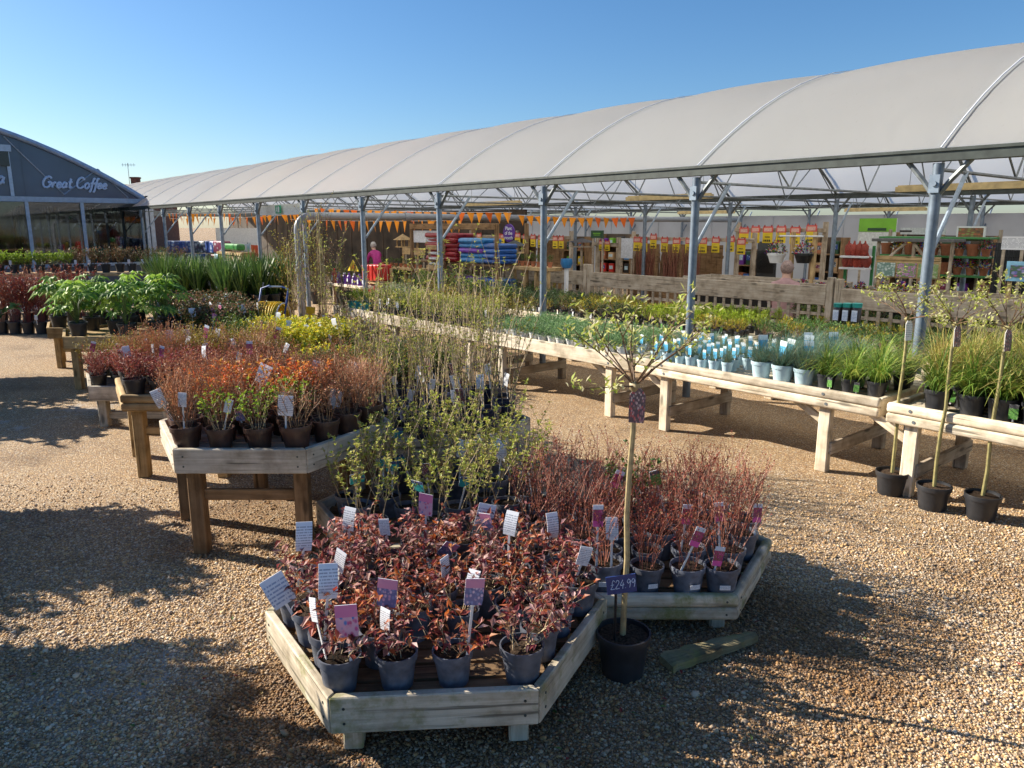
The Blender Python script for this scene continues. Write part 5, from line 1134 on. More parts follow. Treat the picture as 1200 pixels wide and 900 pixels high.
cards(14.0, [(705, 288), (712, 288)], .24, 'short timber rail with two yellow cards beside the white panel', 'the short rail')
# bundles of bare-root whips
for i, x in enumerate((744, 752, 760, 775, 783, 791, 799, 807, 815)):
    u, z = Q(x, 318, 15.2); t = at('bare_root_bundle', f'bundle of bare brown whips below price cards, {nth(i, 9)}', 'bare-root bundle', u, 15.2, 0, 'bundles of bare-root whips')
    B = MB(); g = random.Random(i)
    for k in range(26): a, b = g.uniform(-.12, .12), g.uniform(-.1, .1); B.tube([(a * .6, b, .5), (a, b, .95), (a * 1.5 + g.uniform(-.06, .06), b, 1.25 + g.uniform(-.1, .25))], [.011, .009, .004], 4, 0, False)
    B.build('whips', BARK_RED if i % 3 else BARK_BR, t); B = MB(); B.box((0, 0, .3), (.26, .22, .6)); B.build('crate', W_BROWN, t)
def flat(name, label, cat, r, v, m, t=.03, edge=None, legs=True):
    u, w_, z0, z1 = rq(*r, v); th = at(name, label, cat, u, v, 0)
    B = MB(); B.box((0, 0, (z0 + z1) / 2), (w_, t, z1 - z0)); B.build('panel', m, th)
    if edge:
        for a in (-1, 1):
            B = MB(); B.box((a * (w_ / 2 + .012), -.004, (z0 + z1) / 2), (.026, t + .016, z1 - z0 + .052)); B.build('frame_side', edge, th)
            B = MB(); B.box((0, -.003, (z0 + z1) / 2 + a * ((z1 - z0) / 2 + .013)), (w_ - .002, t + .014, .026)); B.build('frame_edge', edge, th)
    if legs and z0 > .1:
        for s in (-.4, .4): B = MB(); B.box((s * w_, .03, z0 / 2 + .04), (.04, .03, z0 + .08)); B.build('leg', W_FENCE, th)
    return th, u, w_, z0, z1
flat('white_board', 'plain white board left of the bare-root bundles', 'board', (727, 279, 741, 303), 14.8, plain('white_board', (.62, .66, .72), .5))
th, u, w_, z0, z1 = flat('dark_green_sign', 'small dark green sign on a stand near the price cards', 'sign', (693, 270, 707, 279), 13.6, DGRN)
B = MB(); B.box((0, -.02, (z0 + z1) / 2 + .02), (w_ * .6, .006, .02)); B.box((0, -.02, (z0 + z1) / 2 - .02), (w_ * .5, .006, .016)); B.build('print', GRN, th)
th, u, w_, z0, z1 = flat('green_banner', 'green-topped banner with white lower half at right under the canopy', 'banner', (1008, 256, 1048, 292), 16.5, plain('white_print', (.60, .64, .64), .5), .03)
B = MB(); B.box((0, -.018, z1 - .14), (w_, .012, .28)); B.build('green_top', GRN, th); B = MB(); B.box((0, -.026, z1 - .23), (w_ * .5, .008, .06)); B.build('print_band', DGRN, th)
th, u, w_, z0, z1 = flat('long_white_sign', 'long white sign board right of the green banner', 'sign', (1056, 267, 1108, 275), 15.0, plain('white_print', (.6, .6, .6)))
B = MB(); B.box((-.3, -.019, (z0 + z1) / 2), (.22, .008, .03)); B.build('print', BLK, th)
flat('framed_picture_sign', 'white framed picture of red and green planting on the far stand', 'sign', (1124, 267, 1152, 281), 14.6, picture('planting_picture', (.20, .10, .04), [(.45, .12, .05), (.25, .30, .08), (.10, .06, .04)], 6), .03, WHITE)
PIC1 = picture('silver_leaf_print', (.16, .26, .22), [(.40, .48, .44), (.55, .60, .56), (.14, .22, .18)], 7); PIC2 = picture('lavender_print', (.20, .26, .12), [(.50, .14, .46), (.58, .24, .54), (.16, .24, .08)], 9); PIC3 = picture('green_print_picture', (.22, .30, .12), [(.40, .42, .28), (.18, .28, .08), (.46, .38, .30)], 7)
u, w_, z0, z1 = rq(1028, 304, 1100, 328, 11.9); th = at('flower_picture_board', 'wooden board with three flower pictures above the right-hand fence', 'picture board', u, 11.9, 0)
B = MB(); B.box((0, 0, (z0 + z1) / 2), (w_, .03, z1 - z0)); B.build('backboard', W_NEW, th)
for i, p in enumerate((PIC1, PIC2, PIC3)): B = MB(); B.box((-w_ / 2 + w_ * (i + .5) / 3, -.02, (z0 + z1) / 2 - .01), (w_ / 3 - .03, .012, z1 - z0 - .06)); B.build('picture', p, th)
board('top_rail', (-w_ / 2, -.01, z1 + .03), (w_ / 2, -.01, z1 + .03), .06, .05, W_NEW, th)
for s in (-.46, .46): board('leg', (s * w_, .04, 0), (s * w_, .04, z1), .05, .04, W_NEW, th)
u, w_, z0, z1 = rq(1181, 306, 1222, 331, 11.6); th = at('flower_picture_board', 'blue and pink flower picture in a pale frame at the right edge', 'picture board', u, 11.6, 0)
B = MB(); B.box((0, 0, (z0 + z1) / 2), (w_, .04, z1 - z0)); B.build('frame', SKYC, th); B = MB(); B.box((0, -.024, (z0 + z1) / 2), (w_ - .1, .01, z1 - z0 - .1)); B.build('picture', picture('delphinium_print', (.08, .14, .10), [(.18, .16, .48), (.5, .12, .3), (.10, .22, .10), (.30, .28, .55)], 6), th)
for s in (-.4, .4): board('leg', (s * w_, .04, 0), (s * w_, .04, z0 + .1), .05, .04, W_NEW, th)
flat('white_notice', 'white paper notice on the dark mesh panel at the right edge', 'notice', (1175, 277, 1200, 293), 13.4, C_TEXT, .01, None, True)
u, w_, z0, z1 = rq(1165, 284, 1225, 330, 13.9); th = at('mesh_panel', 'dark steel mesh panel under the canopy at right', 'mesh panel', u, 13.9, 0)
B = MB(); k = 22
for i in range(k + 1): x = -w_ / 2 + w_ * i / k; B.box((x, 0, z1 / 2), (.012, .012, z1))
for i in range(16): B.box((0, .013, .08 + (z1 - .1) * i / 15), (w_, .012, .012))
B.build('mesh', BLK, th); B = MB(); B.box((0, .1, z1 / 2), (w_, .04, z1 - .02)); B.build('back_panel', plain('mesh_backing', (.05, .055, .06), .7), th)
u, w_, z0, z1 = rq(886, 283, 907, 312, 17.0); th = at('mesh_panel', 'dark diamond mesh panel below the upper price cards', 'mesh panel', u, 17.0, 0)
B = MB(); k = 12
for i in range(-k, k): 
    x0 = w_ * i / k; a, b = max(-w_ / 2, x0), min(w_ / 2, x0 + w_)
    if b > a:
        B.tube([(a, 0, .8 + (a - x0)), (b, 0, .8 + (b - x0))], .008, 4); B.tube([(-a, .016, .8 + (a - x0)), (-b, .016, .8 + (b - x0))], .008, 4)
B.build('mesh', BLK, th); B = MB(); B.box((0, .1, z1 / 2), (w_, .03, z1)); B.build('back_panel', MATS['mesh_backing'], th)
# red nets, trestle, shelf of pots at right
u, w_, z0, z1 = rq(991, 282, 1019, 318, 15.2); th = at('net_display_stand', 'white-shelved stand of red bulb nets at right under the canopy', 'stand', u, 15.2, 0)
for z in (z0 + .05, z0 + .28): board('shelf', (-w_ / 2, 0, z), (w_ / 2, 0, z), .04, .4, WHITE, th)
for s in (-1, 1): board('leg', (s * w_ / 2, .1, 0), (s * w_ / 2, .1, z0 + .5), .05, .05, plain('green_upright', (.03, .20, .06), .5), th)
for i in range(9):
    g = random.Random(i); B = MB(); B.blob((0, 0, .12), (.085, .075, .13), g, 0, .12); B.tube([(0, 0, .23), (0, 0, .30)], [.03, .012], 6)
    n_ = at('bulb_net', f'red net of bulbs, {nth(i % 5, 5 if i < 5 else 4)} in {"lower" if i < 5 else "upper"} row of the white-shelved stand', 'bulb net', u - w_ * .42 + w_ * .2 * (i % 5) + (.07 if i > 4 else 0), 15.15, z0 + (.07 if i < 5 else .30), 'red nets of bulbs'); B.build('net', plain('red_net', (.32, .045, .025), .6, 0, .35, 70), n_)
u, w_, z0, z1 = rq(1026, 281, 1118, 318, 13.6); th = at('trestle_stand', 'timber trestle stand with crossed braces and a grey top', 'trestle', u, 13.6, 0)
board('top', (-w_ / 2, .1, z1), (w_ / 2, .1, z1), .05, .5, plain('grey_felt', (.14, .14, .14), .9), th)
for s in (-.45, 0, .45): board('leg', (s * w_, .0, 0), (s * w_, .0, z1), .05, .05, W_FENCE, th)
for a, b in ((-.45, -.1), (0, .3), (.3, 0)): board('brace', (a * w_, -.03, z0), (b * w_, -.03, z1 - .05), .045, .03, W_FENCE, th)
u, w_, z0, z1 = rq(1035, 290, 1160, 326, 14.4); th = at('pot_shelf', 'low green-edged shelving full of terracotta pots at right', 'shelving', u, 14.4, 0)
for z in (z0 + .02, z0 + .34, z0 + .66): board('shelf', (-w_ / 2, 0, z), (w_ / 2, 0, z), .035, .45, plain('green_shelf', (.05, .22, .06), .5), th)
for s in (-1, 1): board('upright', (s * w_ / 2, .24, 0), (s * w_ / 2, .24, z0 + .8), .05, .05, W_FENCE, th)
for k in range(2):
    for i in range(9):
        p = U(u + w_ * .45 - w_ * .9 * i / 8, 14.35, z0 + .04 + .32 * k); lab = f'{nth(i, 9)} on {"lower" if k == 0 else "middle"} shelf of the green-edged shelving'
        if rnd.random() < .5: place('bedding', p, 1.25, None, 'pots on the green-edged shelving')['label'] = 'potted bedding flower, ' + lab
        else: tag(link('terracotta_pot', potmesh(.11, .2, TERRA, .04, .72, 16), None, p), 'empty terracotta pot, ' + lab, 'pot', 'pots on the green-edged shelving')
# hanging-basket frame
u0, z0 = Q(927, 312, 13.2); u1, z1 = Q(956, 273, 13.2); th = at('basket_frame', 'new timber frame with a white rod for hanging baskets', 'frame', (u0 + u1) / 2, 13.2, 0); L = abs(u0 - u1)
for s in (-.5, .5): board('post', (s * L, 0, 0), (s * L, 0, z1 + .02), .07, .07, W_NEW, th)
B = MB(); B.tube([(-L * 1.1, -.05, z1 - .06), (L * .9, -.05, z1 - .06)], .016, 6); B.build('rod', WHITE, th)
def basket(label, px, py, v, m, r=.16):
    u, z = Q(px, py, v); t = at('hanging_basket', label, 'hanging basket', u, v, z, 'hanging baskets'); B = MB(); B.lathe([(0, -r), (r * .7, -r), (r, -.02), (r * 1.08, -.02), (r * 1.08, .02), (r * .95, .02), (.0, -.01)], 14); B.build('bowl', m, t)
    mound(int(px), r * 1.25, .24, 150, (.05, .04)).build('flowers', L_FLOWER, t)
    for k in range(3): B = MB(); a = k * 2.1; B.tube([(r * math.cos(a), r * math.sin(a), 0), (0, 0, .42)], .004, 4); B.build('chain', STEELD, t)
basket('white hanging bowl of orange and yellow flowers', 910, 298, 13.1, WHITE); basket('black hanging basket of mixed flowers beside a new timber post', 942, 298, 13.1, BLK)
# bird tables, feeder bowl
def birdtable(label, px, ytop, ybot, v, wood, roof, w_=.34):
    u, zt = Q(px, ytop, v); _, zb = Q(px, ybot, v); t = at('bird_table', label, 'bird table', u, v, 0, 'bird tables for sale'); h = zt - zb
    B = MB(); B.box((0, 0, zb / 2), (.05, .05, zb)); B.box((0, 0, .02), (.4, .05, .04)); B.box((0, 0, .022), (.05, .4, .04)); B.build('pole', wood, t)
    B = MB(); B.box((0, 0, zb + .02), (w_ * 1.1, w_ * 1.1, .03))
    for a in (-1, 1):
        for b in (-1, 1): B.box((a * w_ * .4, b * w_ * .4, zb + h * .3), (.035, .035, h * .6))
    B.build('tray', wood, t); B = MB(); q = w_ * .68
    B.add([(-q, -q, zb + h * .55), (q, -q, zb + h * .55), (q, q, zb + h * .55), (-q, q, zb + h * .55), (0, 0, zt)], [(0, 1, 4), (1, 2, 4), (2, 3, 4), (3, 0, 4), (3, 2, 1, 0)]); B.build('roof', roof, t)
birdtable('pale bird table with a honey wooden roof, left of the compost shelves', 472, 274, 290, 13.0, W_NEW, W_NEW)
birdtable('small bird table with lime green roof by the compost shelves', 489, 273, 284, 13.4, W_NEW, plain('lime_roof', (.42, .48, .10), .6), .26)
birdtable('bird house with dark slate roof below the purple sign', 603, 281, 297, 10.4, W_NEW, plain('slate_roof', (.06, .065, .06), .8), .30)
birdtable('bird table with black roof behind the shaded fence', 682, 279, 290, 13.6, W_FENCE, BLK, .4)
u, z = Q(664, 308, 10.2); t = at('feeder_bowl', 'blue ground feeder bowl on a white post behind the shaded fence', 'bird feeder', u, 10.2, 0)
B = MB(); B.box((0, 0, (z - .1) / 2), (.06, .06, z - .1)); B.build('post', WHITE, t); B = MB(); B.lathe([(0, z - .11), (.08, z - .1), (.12, z - .02), (.11, z + .08), (.10, z + .08), (.09, z - .03), (0, z - .06)], 14); B.build('bowl', plain('blue_glaze', (.03, .18, .42), .3), t)
# compost rack with flat bags
u0, _ = Q(497, 300, 9.7); u1, _ = Q(597, 300, 9.7); L = abs(u0 - u1); um = (u0 + u1) / 2; rk = at('compost_rack', 'timber shelving stacked with red and blue compost bags', 'shelving', um, 9.7, 0); _, zt = Q(548, 262, 9.7)
_, zs1 = Q(540, 306, 9.7); _, zs2 = Q(540, 333, 9.7)
for s in (-.5, -.08, .5): board('post', (s * L, -.32, 0), (s * L, -.32, zt), .07, .07, W_BROWN, rk); board('post', (s * L, .45, 0), (s * L, .45, zt), .07, .07, W_BROWN, rk)
for z in (zs1, zs2, .2): board('shelf', (-L / 2, .06, z - .03), (L / 2, .06, z - .03), .04, .76, W_BROWN, rk)
board('head_board', (-L / 2, -.36, zt - .06), (L / 2, -.36, zt - .06), .12, .03, W_BROWN, rk)
B = MB(); B.box((-L * .30, -.30, zt - .28), (L * .36, .02, .26)); B.build('white_sign', plain('white_board', (.62, .66, .72)), rk)
bagme = {}
def bag(label, u, v, z, m, rz, d=(.5, .34, .10), group='compost bags on the timber shelving'):
    k = (d, m.name)
    if k not in bagme:
        me = bevbox(d, min(d) * .42, 3).copy(); g = random.Random(1)
        for q in me.vertices: q.co += Vector((g.uniform(-.012, .012), g.uniform(-.012, .012), g.uniform(-.008, .008)))
        me.materials.append(m); me.polygons.foreach_set('use_smooth', [True] * len(me.polygons)); bagme[k] = me
    o = link('compost_bag', bagme[k], None, U(u, v, z + d[2] / 2), RZ + rz); tag(o, label, 'bag', group); return o
for ci, (x, m, zz, n, nm) in enumerate(((-.14, CRIM, zs1, 6, 'crimson bag, left stack, top shelf of the compost shelving'), (.21, SKYB, zs1, 5, 'sky-blue bag, middle stack, top shelf of the compost shelving'), (.42, BLU, zs1, 4, 'blue bag, right stack, top shelf of the compost shelving'),
      (-.16, CRIM, zs2, 2, 'crimson bag, left stack, middle shelf of the compost shelving'), (.16, PURP, zs2, 2, 'purple bag, middle stack, middle shelf of the compost shelving'), (.36, BLU, zs2, 2, 'blue bag, right stack, middle shelf of the compost shelving'), (-.2, NAVYB, .2, 4, 'navy bag, left stack, bottom shelf of the compost shelving'), (.2, BLU, .2, 4, 'blue bag, right stack, bottom shelf of the compost shelving'))):
    for i in range(n):
        mm = PURP if (m is SKYB and i == 2) else m
        bag(f'{"purple" if mm is PURP and m is SKYB else ""} {nm}, {["lowest", "second up", "third up", "fourth up", "fifth up", "topmost"][i]}'.strip().replace('purple sky-blue', 'purple'), um - (x + .02) * L, 9.62 + rnd.uniform(-.03, .03), zz + .004 + .098 * i, mm, rnd.uniform(-.08, .08), (L * (.38 if m is CRIM else (.16 if x > .4 else .27)), .52, .10))
# ladder shelf of small bags
u, w_, z0, z1 = rq(499, 288, 513, 350, 9.0); t = at('ladder_shelf', 'narrow honey-timber ladder shelf with small bags', 'shelf', u, 9.0, 0)
for s in (-.5, .5): board('upright', (s * w_, 0, 0), (s * w_, .1, z1), .05, .04, W_NEW, t)
zz = [z1 - .03, z1 - .45, z1 - .85]
for z in zz: board('shelf', (-w_ / 2 + .02, .0, z), (w_ / 2 - .02, .0, z), .09, .03, W_NEW, t)
for i in range(7): bag(f'small {"red" if i > 3 else "white"} bag on the ladder shelf, {ORD[i]} from top', u, 9.12, z1 - .18 - .11 * i, CRIM if i > 3 else plain('white_bag', (.55, .55, .56), .35), rnd.uniform(-.1, .1), (w_ * .7, .2, .05), 'small bags on the ladder shelf')
# little plant shelves
def plantshelf(label, x0, x1, y, v, sp, n, gname, where, two=False):
    ua, z = Q(x0, y, v); ub, _ = Q(x1, y, v); L = abs(ua - ub); t = at('plant_shelf', label, 'plant shelf', (ua + ub) / 2, v, 0, 'small plant shelves'); board('top', (-L / 2, 0, z), (L / 2, 0, z), .07, .42, W_NEW, t)
    for s in (-.45, -.15, .15, .45): board('leg', (s * L, -.12, 0), (s * L, -.12, z - .04), .07, .07, W_NEW, t)
    board('lower_shelf', (-L / 2, .05, .35), (L / 2, .05, .35), .05, .4, W_NEW, t)
    for k in range(2):
        for i in range(n): place(sp if k == 0 else 'mixed', U((ua + ub) / 2 + L * .44 - L * .88 * i / (n - 1), v - .06, z + .036 if k == 0 else .376), 1.0, None, gname)['label'] = f'{"terracotta pot of seedling" if sp == "seedling" and k == 0 else "small green pot plant"}, {nth(i, n)} on {"top" if k == 0 else "lower shelf"} of {where}'
plantshelf('timber plant shelf of small terracotta pots by the shaded fence', 606, 650, 313, 10.0, 'seedling', 7, 'plants on the terracotta shelf', 'terracotta shelf')
plantshelf('pale plank shelf of small plants left of the compost shelving', 448, 498, 312.5, 11.2, 'seedling', 9, 'plants on the pale plank shelf', 'pale plank shelf')
th = flat('timber_sign', 'blank pale timber sign board left of the compost shelving', 'sign', (472, 290, 498, 299), 11.9, W_NEW, .03)
# purple round sign
u, z = Q(596.5, 273, 10.2); t = at('round_sign', 'purple round hanging sign reading Plant of the month', 'sign', u, 10.2, z)
B = MB(); B.tube([(0, -.012, 0), (0, .012, 0)], .185, 28, smooth=False); B.build('disc', PURS, t)
def text(s, size, m, parent, loc, name='lettering', ext=.002):
    c = bpy.data.curves.new('t', 'FONT'); c.body = s; c.size = size; c.extrude = ext; c.align_x = 'CENTER'; c.align_y = 'CENTER'
    o = bpy.data.objects.new('t', c); COL.objects.link(o); me = bpy.data.meshes.new_from_object(o.evaluated_get(bpy.context.evaluated_depsgraph_get())); bpy.data.objects.remove(o)
    me.materials.clear(); me.materials.append(m); k = link(name, me, parent, loc); k.rotation_euler = (R(90), 0, 0); return k
for i, s in enumerate(('Plant', 'of the', 'month')): text(s, .105, WHITE, t, (0, -.016, .09 - .095 * i))
B = MB(); B.tube([(0, 0, .18), (0, 0, .5)], .004, 4); B.build('wire', STEELD, t)
# bunting
def bunting(label, p0, p1, n, sag, fl=.27, v2=None):
    a = U(*[(q := Q(p0[0], p0[1], p0[2]))[0], p0[2], q[1]]); b = U(*[(q := Q(p1[0], p1[1], p1[2]))[0], p1[2], q[1]])
    t = thing('bunting', label, 'bunting', a, 0, 'strings of orange bunting'); d = b - a; pts = [d * (i / 24) + Vector((0, 0, -sag * 4 * (i / 24) * (1 - i / 24))) for i in range(25)]
    B = MB(); B.tube(pts, .006, 4); B.build('cord', WHITE, t); h = d.normalized(); fm = []
    for m in (ORAF, ORAR):
        B = MB(); hw = fl * .36; V = [(h * s * hw) + Vector((0, 0, 0)) for s in (-1, 1)] + [Vector((.02, -.02, -fl))]
        nn = Vector((-h.y, h.x, 0)) * .002; B.add([q + nn for q in V] + [q - nn for q in V], [(0, 1, 2), (5, 4, 3), (0, 3, 4, 1), (1, 4, 5, 2), (2, 5, 3, 0)]); fm.append(B.mesh('flag', m))
    for i in range(n):
        f = (i + .5) / n; o = link('flag', fm[0 if rnd.random() < .68 else 1], t, d * f + Vector((0, 0, -sag * 4 * f * (1 - f)))); o.rotation_euler = (rnd.uniform(-.2, .2), rnd.uniform(-.2, .2), rnd.uniform(-.5, .5))
bunting('orange pennants strung across the far left end under the canopy', (196, 250, 9.0), (352, 247, 9.0), 26, .04, .30)
bunting('orange pennants behind the thick drain pipe', (340, 257, 12.0), (545, 258, 12.0), 24, .04, .34)
bunting('orange pennants strung above the drain pipe', (366, 244, 9.0), (600, 249, 11.5), 24, .03, .26)
bunting('orange pennants strung right of the purple sign', (606, 252, 12.5), (745, 255, 15.0), 14, .03, .26)
bunting('orange pennants deep under the far left canopy', (200, 256, 10.4), (350, 251, 10.4), 20, .05, .30)
# left end goods: bag stacks, white panel, banners
BAGP = [NAVYB, BLU, plain('black_white_bag', (.10, .10, .12), .35, 0, .6, 9), SKYB, plain('maroon_bag', (.16, .02, .05), .35, 0, .2, 9), plain('white_bag', (.55, .55, .56), .35)]
PATS = [picture('bag_print_' + str(i), c, b, 4) for i, (c, b) in enumerate((((.02, .05, .22), [(.03, .08, .34), (.35, .45, .6), (.02, .05, .2)]), ((.04, .05, .07), [(.5, .52, .55), (.10, .04, .10), (.35, .40, .45)]), ((.30, .45, .55), [(.5, .58, .62), (.2, .4, .55), (.55, .6, .6)]), ((.12, .02, .05), [(.45, .45, .5), (.2, .03, .08), (.3, .1, .15)])))]
i = 0
for row, (y0, y1) in enumerate(((282, 297), (297, 310), (310, 322))):
    for x in (203, 215, 227, 239, 251, 261):
        v = 8.0; u, w_, z0, z1 = rq(x - 6, y0, x + 5.6, y1, v)
        m = PATS[0] if x < 230 and row == 0 else PATS[(i * 7 + row) % 4]
        me = bevbox((w_, .3, z1 - z0), .05, 3).copy(); me.materials.append(m); me.polygons.foreach_set('use_smooth', [True] * len(me.polygons))
        o = link('product_bag', me, None, U(u, v + .02 * row, (z0 + z1) / 2), RZ + rnd.uniform(-.06, .06)); tag(o, f'printed bag, {nth((203, 215, 227, 239, 251, 261).index(x), 6)}, {("top", "middle", "bottom")[row]} row of the stack beside the cafe', 'bag', 'printed bags stacked beside the cafe'); i += 1
u, w_, z0, z1 = rq(196, 322, 268, 330, 8.05); t = at('timber_platform', 'low timber platform under the stack of printed bags', 'platform', u, 8.05, 0); board('top', (-w_ / 2, 0, z0 - .0), (w_ / 2, 0, z0), .08, .5, W_TAN, t)
for s in (-.45, 0, .45): board('bearer', (s * w_, 0, 0.0), (s * w_, 0, z0 - .04), .3, .1, W_TAN, t)
flat('white_screen', 'wide white screen panel under the far left canopy', 'screen', (253, 267, 304, 289), 9.4, plain('white_screen', (.72, .71, .68), .6), .04)
flat('red_banner', 'narrow red printed banner beside the white screen', 'banner', (294.5, 287, 304, 316), 8.2, picture('red_banner_print', (.55, .06, .02), [(.6, .10, .03), (.7, .45, .2), (.5, .05, .02)], 4), .02)
u, w_, z0, z1 = rq(279, 284, 295, 308, 8.4); t = at('sail_banner', 'slanting pale blue and white banner left of the red one', 'banner', u, 8.4, 0)
B = MB(); B.add([(-w_ / 2, 0, z1 - .12), (w_ / 2, 0, z1), (w_ * .3, 0, z0), (w_ * .1, 0, z0), (-w_ / 2, .02, z1 - .12), (w_ / 2, .02, z1), (w_ * .3, .02, z0), (w_ * .1, .02, z0)], [(0, 3, 2, 1), (4, 5, 6, 7), (0, 1, 5, 4), (1, 2, 6, 5), (2, 3, 7, 6), (3, 0, 4, 7)]); B.build('cloth', picture('sail_print', (.62, .66, .68), [(.30, .52, .66), (.68, .70, .70), (.40, .60, .66)], 3), t); B = MB(); B.tube([(w_ * .2, .03, 0), (w_ * .2, .03, z1)], .015, 6); B.build('pole', STEELD, t)
u, w_, z0, z1 = rq(263, 285, 283, 294, 8.0); me = bevbox((w_, .25, z1 - z0), .06, 3).copy(); me.materials.append(plain('green_bag', (.05, .26, .06), .35, 0, .3, 8)); tag(link('product_bag', me, None, U(u, 8.0, (z0 + z1) / 2), RZ), 'green bag lying beside the white screen', 'bag')
u, w_, z0, z1 = rq(263, 294, 294, 330, 8.0); t = at('display_crate', 'dark timber crate under the green bag', 'crate', u, 8.0, 0); B = MB(); B.box((0, 0, z1 / 2), (w_, .4, z1 - .002)); B.build('body', W_BROWN, t); board('trim', (-w_ / 2, -.22, z1 - .05), (w_ / 2, -.22, z1 - .05), .07, .03, W_TAN, t)
# white fascia with exit sign
u, w_, z0, z1 = rq(302, 241, 359, 251, 7.32); t = at('white_fascia', 'white fascia board between two posts at the canopy edge', 'fascia', u, 7.32, 0); B = MB(); B.box((0, 0, (z0 + z1) / 2), (w_, .03, z1 - z0)); B.build('board', plain('fascia_white', (.62, .66, .66), .5), t)
for s in (-.47, .47): B = MB(); B.box((s * w_, .03, 2.4), (.03, .03, .34)); B.build('hanger', STEELD, t)
u, z = Q(326, 245.5, 7.25); t = at('exit_sign', 'small green running-man exit sign on the white fascia', 'exit sign', u, 7.25, z); B = MB(); B.box((0, 0, 0), (.26, .03, .18)); B.build('plate', plain('exit_green', (.02, .30, .16), .4), t)
B = MB(); B.box((.06, -.018, 0), (.07, .006, .13)); B.blob((-.04, -.018, .05), (.016, .004, .016), random.Random(1), 0, 0)
for a in (((-.04, .03), (-.05, -.01)), ((-.05, -.01), (-.02, -.03)), ((-.02, -.03), (-.03, -.065)), ((-.05, -.01), (-.075, -.04)), ((-.04, .025), (-.01, .01)), ((-.04, .025), (-.07, .015))): B.tube([(a[0][0], -.018, a[0][1]), (a[1][0], -.018, a[1][1])], .007, 5)
B.build('pictogram', WHITE, t)
# chemical bottles, red sacks, warning triangle by the pale bench end
u, w_, z0, z1 = rq(389, 332, 430, 338, 7.35); t = at('bottle_stand', 'small white-topped stand holding purple bottles', 'stand', u, 7.35, 0); board('top', (-w_ / 2, 0, z1), (w_ / 2, 0, z1), .05, .3, W_BENCH, t)
for s in (-.44, .44): board('leg', (s * w_, 0, 0), (s * w_, 0, z1 - .02), .06, .06, W_FENCE, t)
zt = z1 + .026
def bottle(name, label, px, v, z, h, r, m, capm, group):
    uu, _ = Q(px, 320, v); t = at(name, label, 'bottle', uu, v, z, group); B = MB(); B.lathe([(0, 0), (r, 0), (r, h * .62), (r * .7, h * .78), (r * .35, h * .84), (r * .35, h * .9)], 12); B.build('body', m, t); B = MB(); B.lathe([(r * .45, h * .88), (r * .45, h), (0, h)], 10); B.build('cap', capm, t)
    B = MB(); B.box((0, -r - .001, h * .35), (r * 1.1, .004, h * .34)); B.build('label', C_TEXT, t)
for i, x in enumerate((397, 403.5, 409, 415, 421, 427)): bottle('spray_bottle', f'purple bottle on the white-topped stand, {nth(i, 6)}', x, 7.32, zt, .23, .045, PURP, WHITE if i % 2 else PURP, 'purple bottles on the stand')
bottle('red_bottle', 'tall red bottle left of the purple bottles', 391.5, 7.3, zt, .30, .05, RED, RED, None)
u, w_, z0, z1 = rq(412, 304, 425, 318, 7.6); t = at('warning_card', 'yellow and orange triangular card above the purple bottles', 'card', u, 7.5, 0); B = MB(); B.add([(-w_ / 2, 0, z0), (w_ / 2, 0, z0), (0, 0, z1), (-w_ / 2, .02, z0), (w_ / 2, .02, z0), (0, .02, z1)], [(0, 1, 2), (5, 4, 3), (0, 3, 4, 1), (1, 4, 5, 2), (2, 5, 3, 0)]); B.build('card', YEL, t); B = MB(); B.add([(-w_ * .25, -.004, z0 + .05), (w_ * .3, -.004, z0 + .04), (.05, -.004, z1 - .08)], [(0, 1, 2)]); B.build('print', ORAF, t); B = MB(); B.box((0, .03, z0 / 2), (.03, .02, z0)); B.build('stick', W_NEW, t)
for i in range(10):
    k = i % 5; up = i < 5; u, w_, z0, z1 = rq(430.6 + 4.4 * k, 310 if up else 333, 434.9 + 4.4 * k, 329 if up else 347, 8.1)
    me = bevbox((w_ * .96, .3, z1 - z0), .02, 2).copy(); me.materials.append(RED if up else CRIM); o = link('red_sack', me, None, U(u, 8.1, (z0 + z1) / 2), RZ); tag(o, f'{"bright" if up else "dark"} red upright sack by a steel post, {nth(k, 5)}, {"upper" if up else "lower"} tier', 'sack', 'red sacks by the steel post')
u, w_, z0, z1 = rq(430, 329.3, 453, 332.7, 8.1); t = at('sack_shelf', 'two-tier timber shelf between the red sacks', 'shelf', u, 8.1, 0); board('shelf', (-w_ / 2, 0, (z0 + z1) / 2), (w_ / 2, 0, (z0 + z1) / 2), z1 - z0 - .004, .4, W_TAN, t); _, zb = Q(440, 347, 8.1); board('lower_shelf', (-w_ / 2, 0, zb - .03), (w_ / 2, 0, zb - .03), .05, .4, W_TAN, t)
for s in (-.53, .53): board('upright', (s * w_, .1, 0), (s * w_, .1, z1 + .3), .05, .05, W_TAN, t)
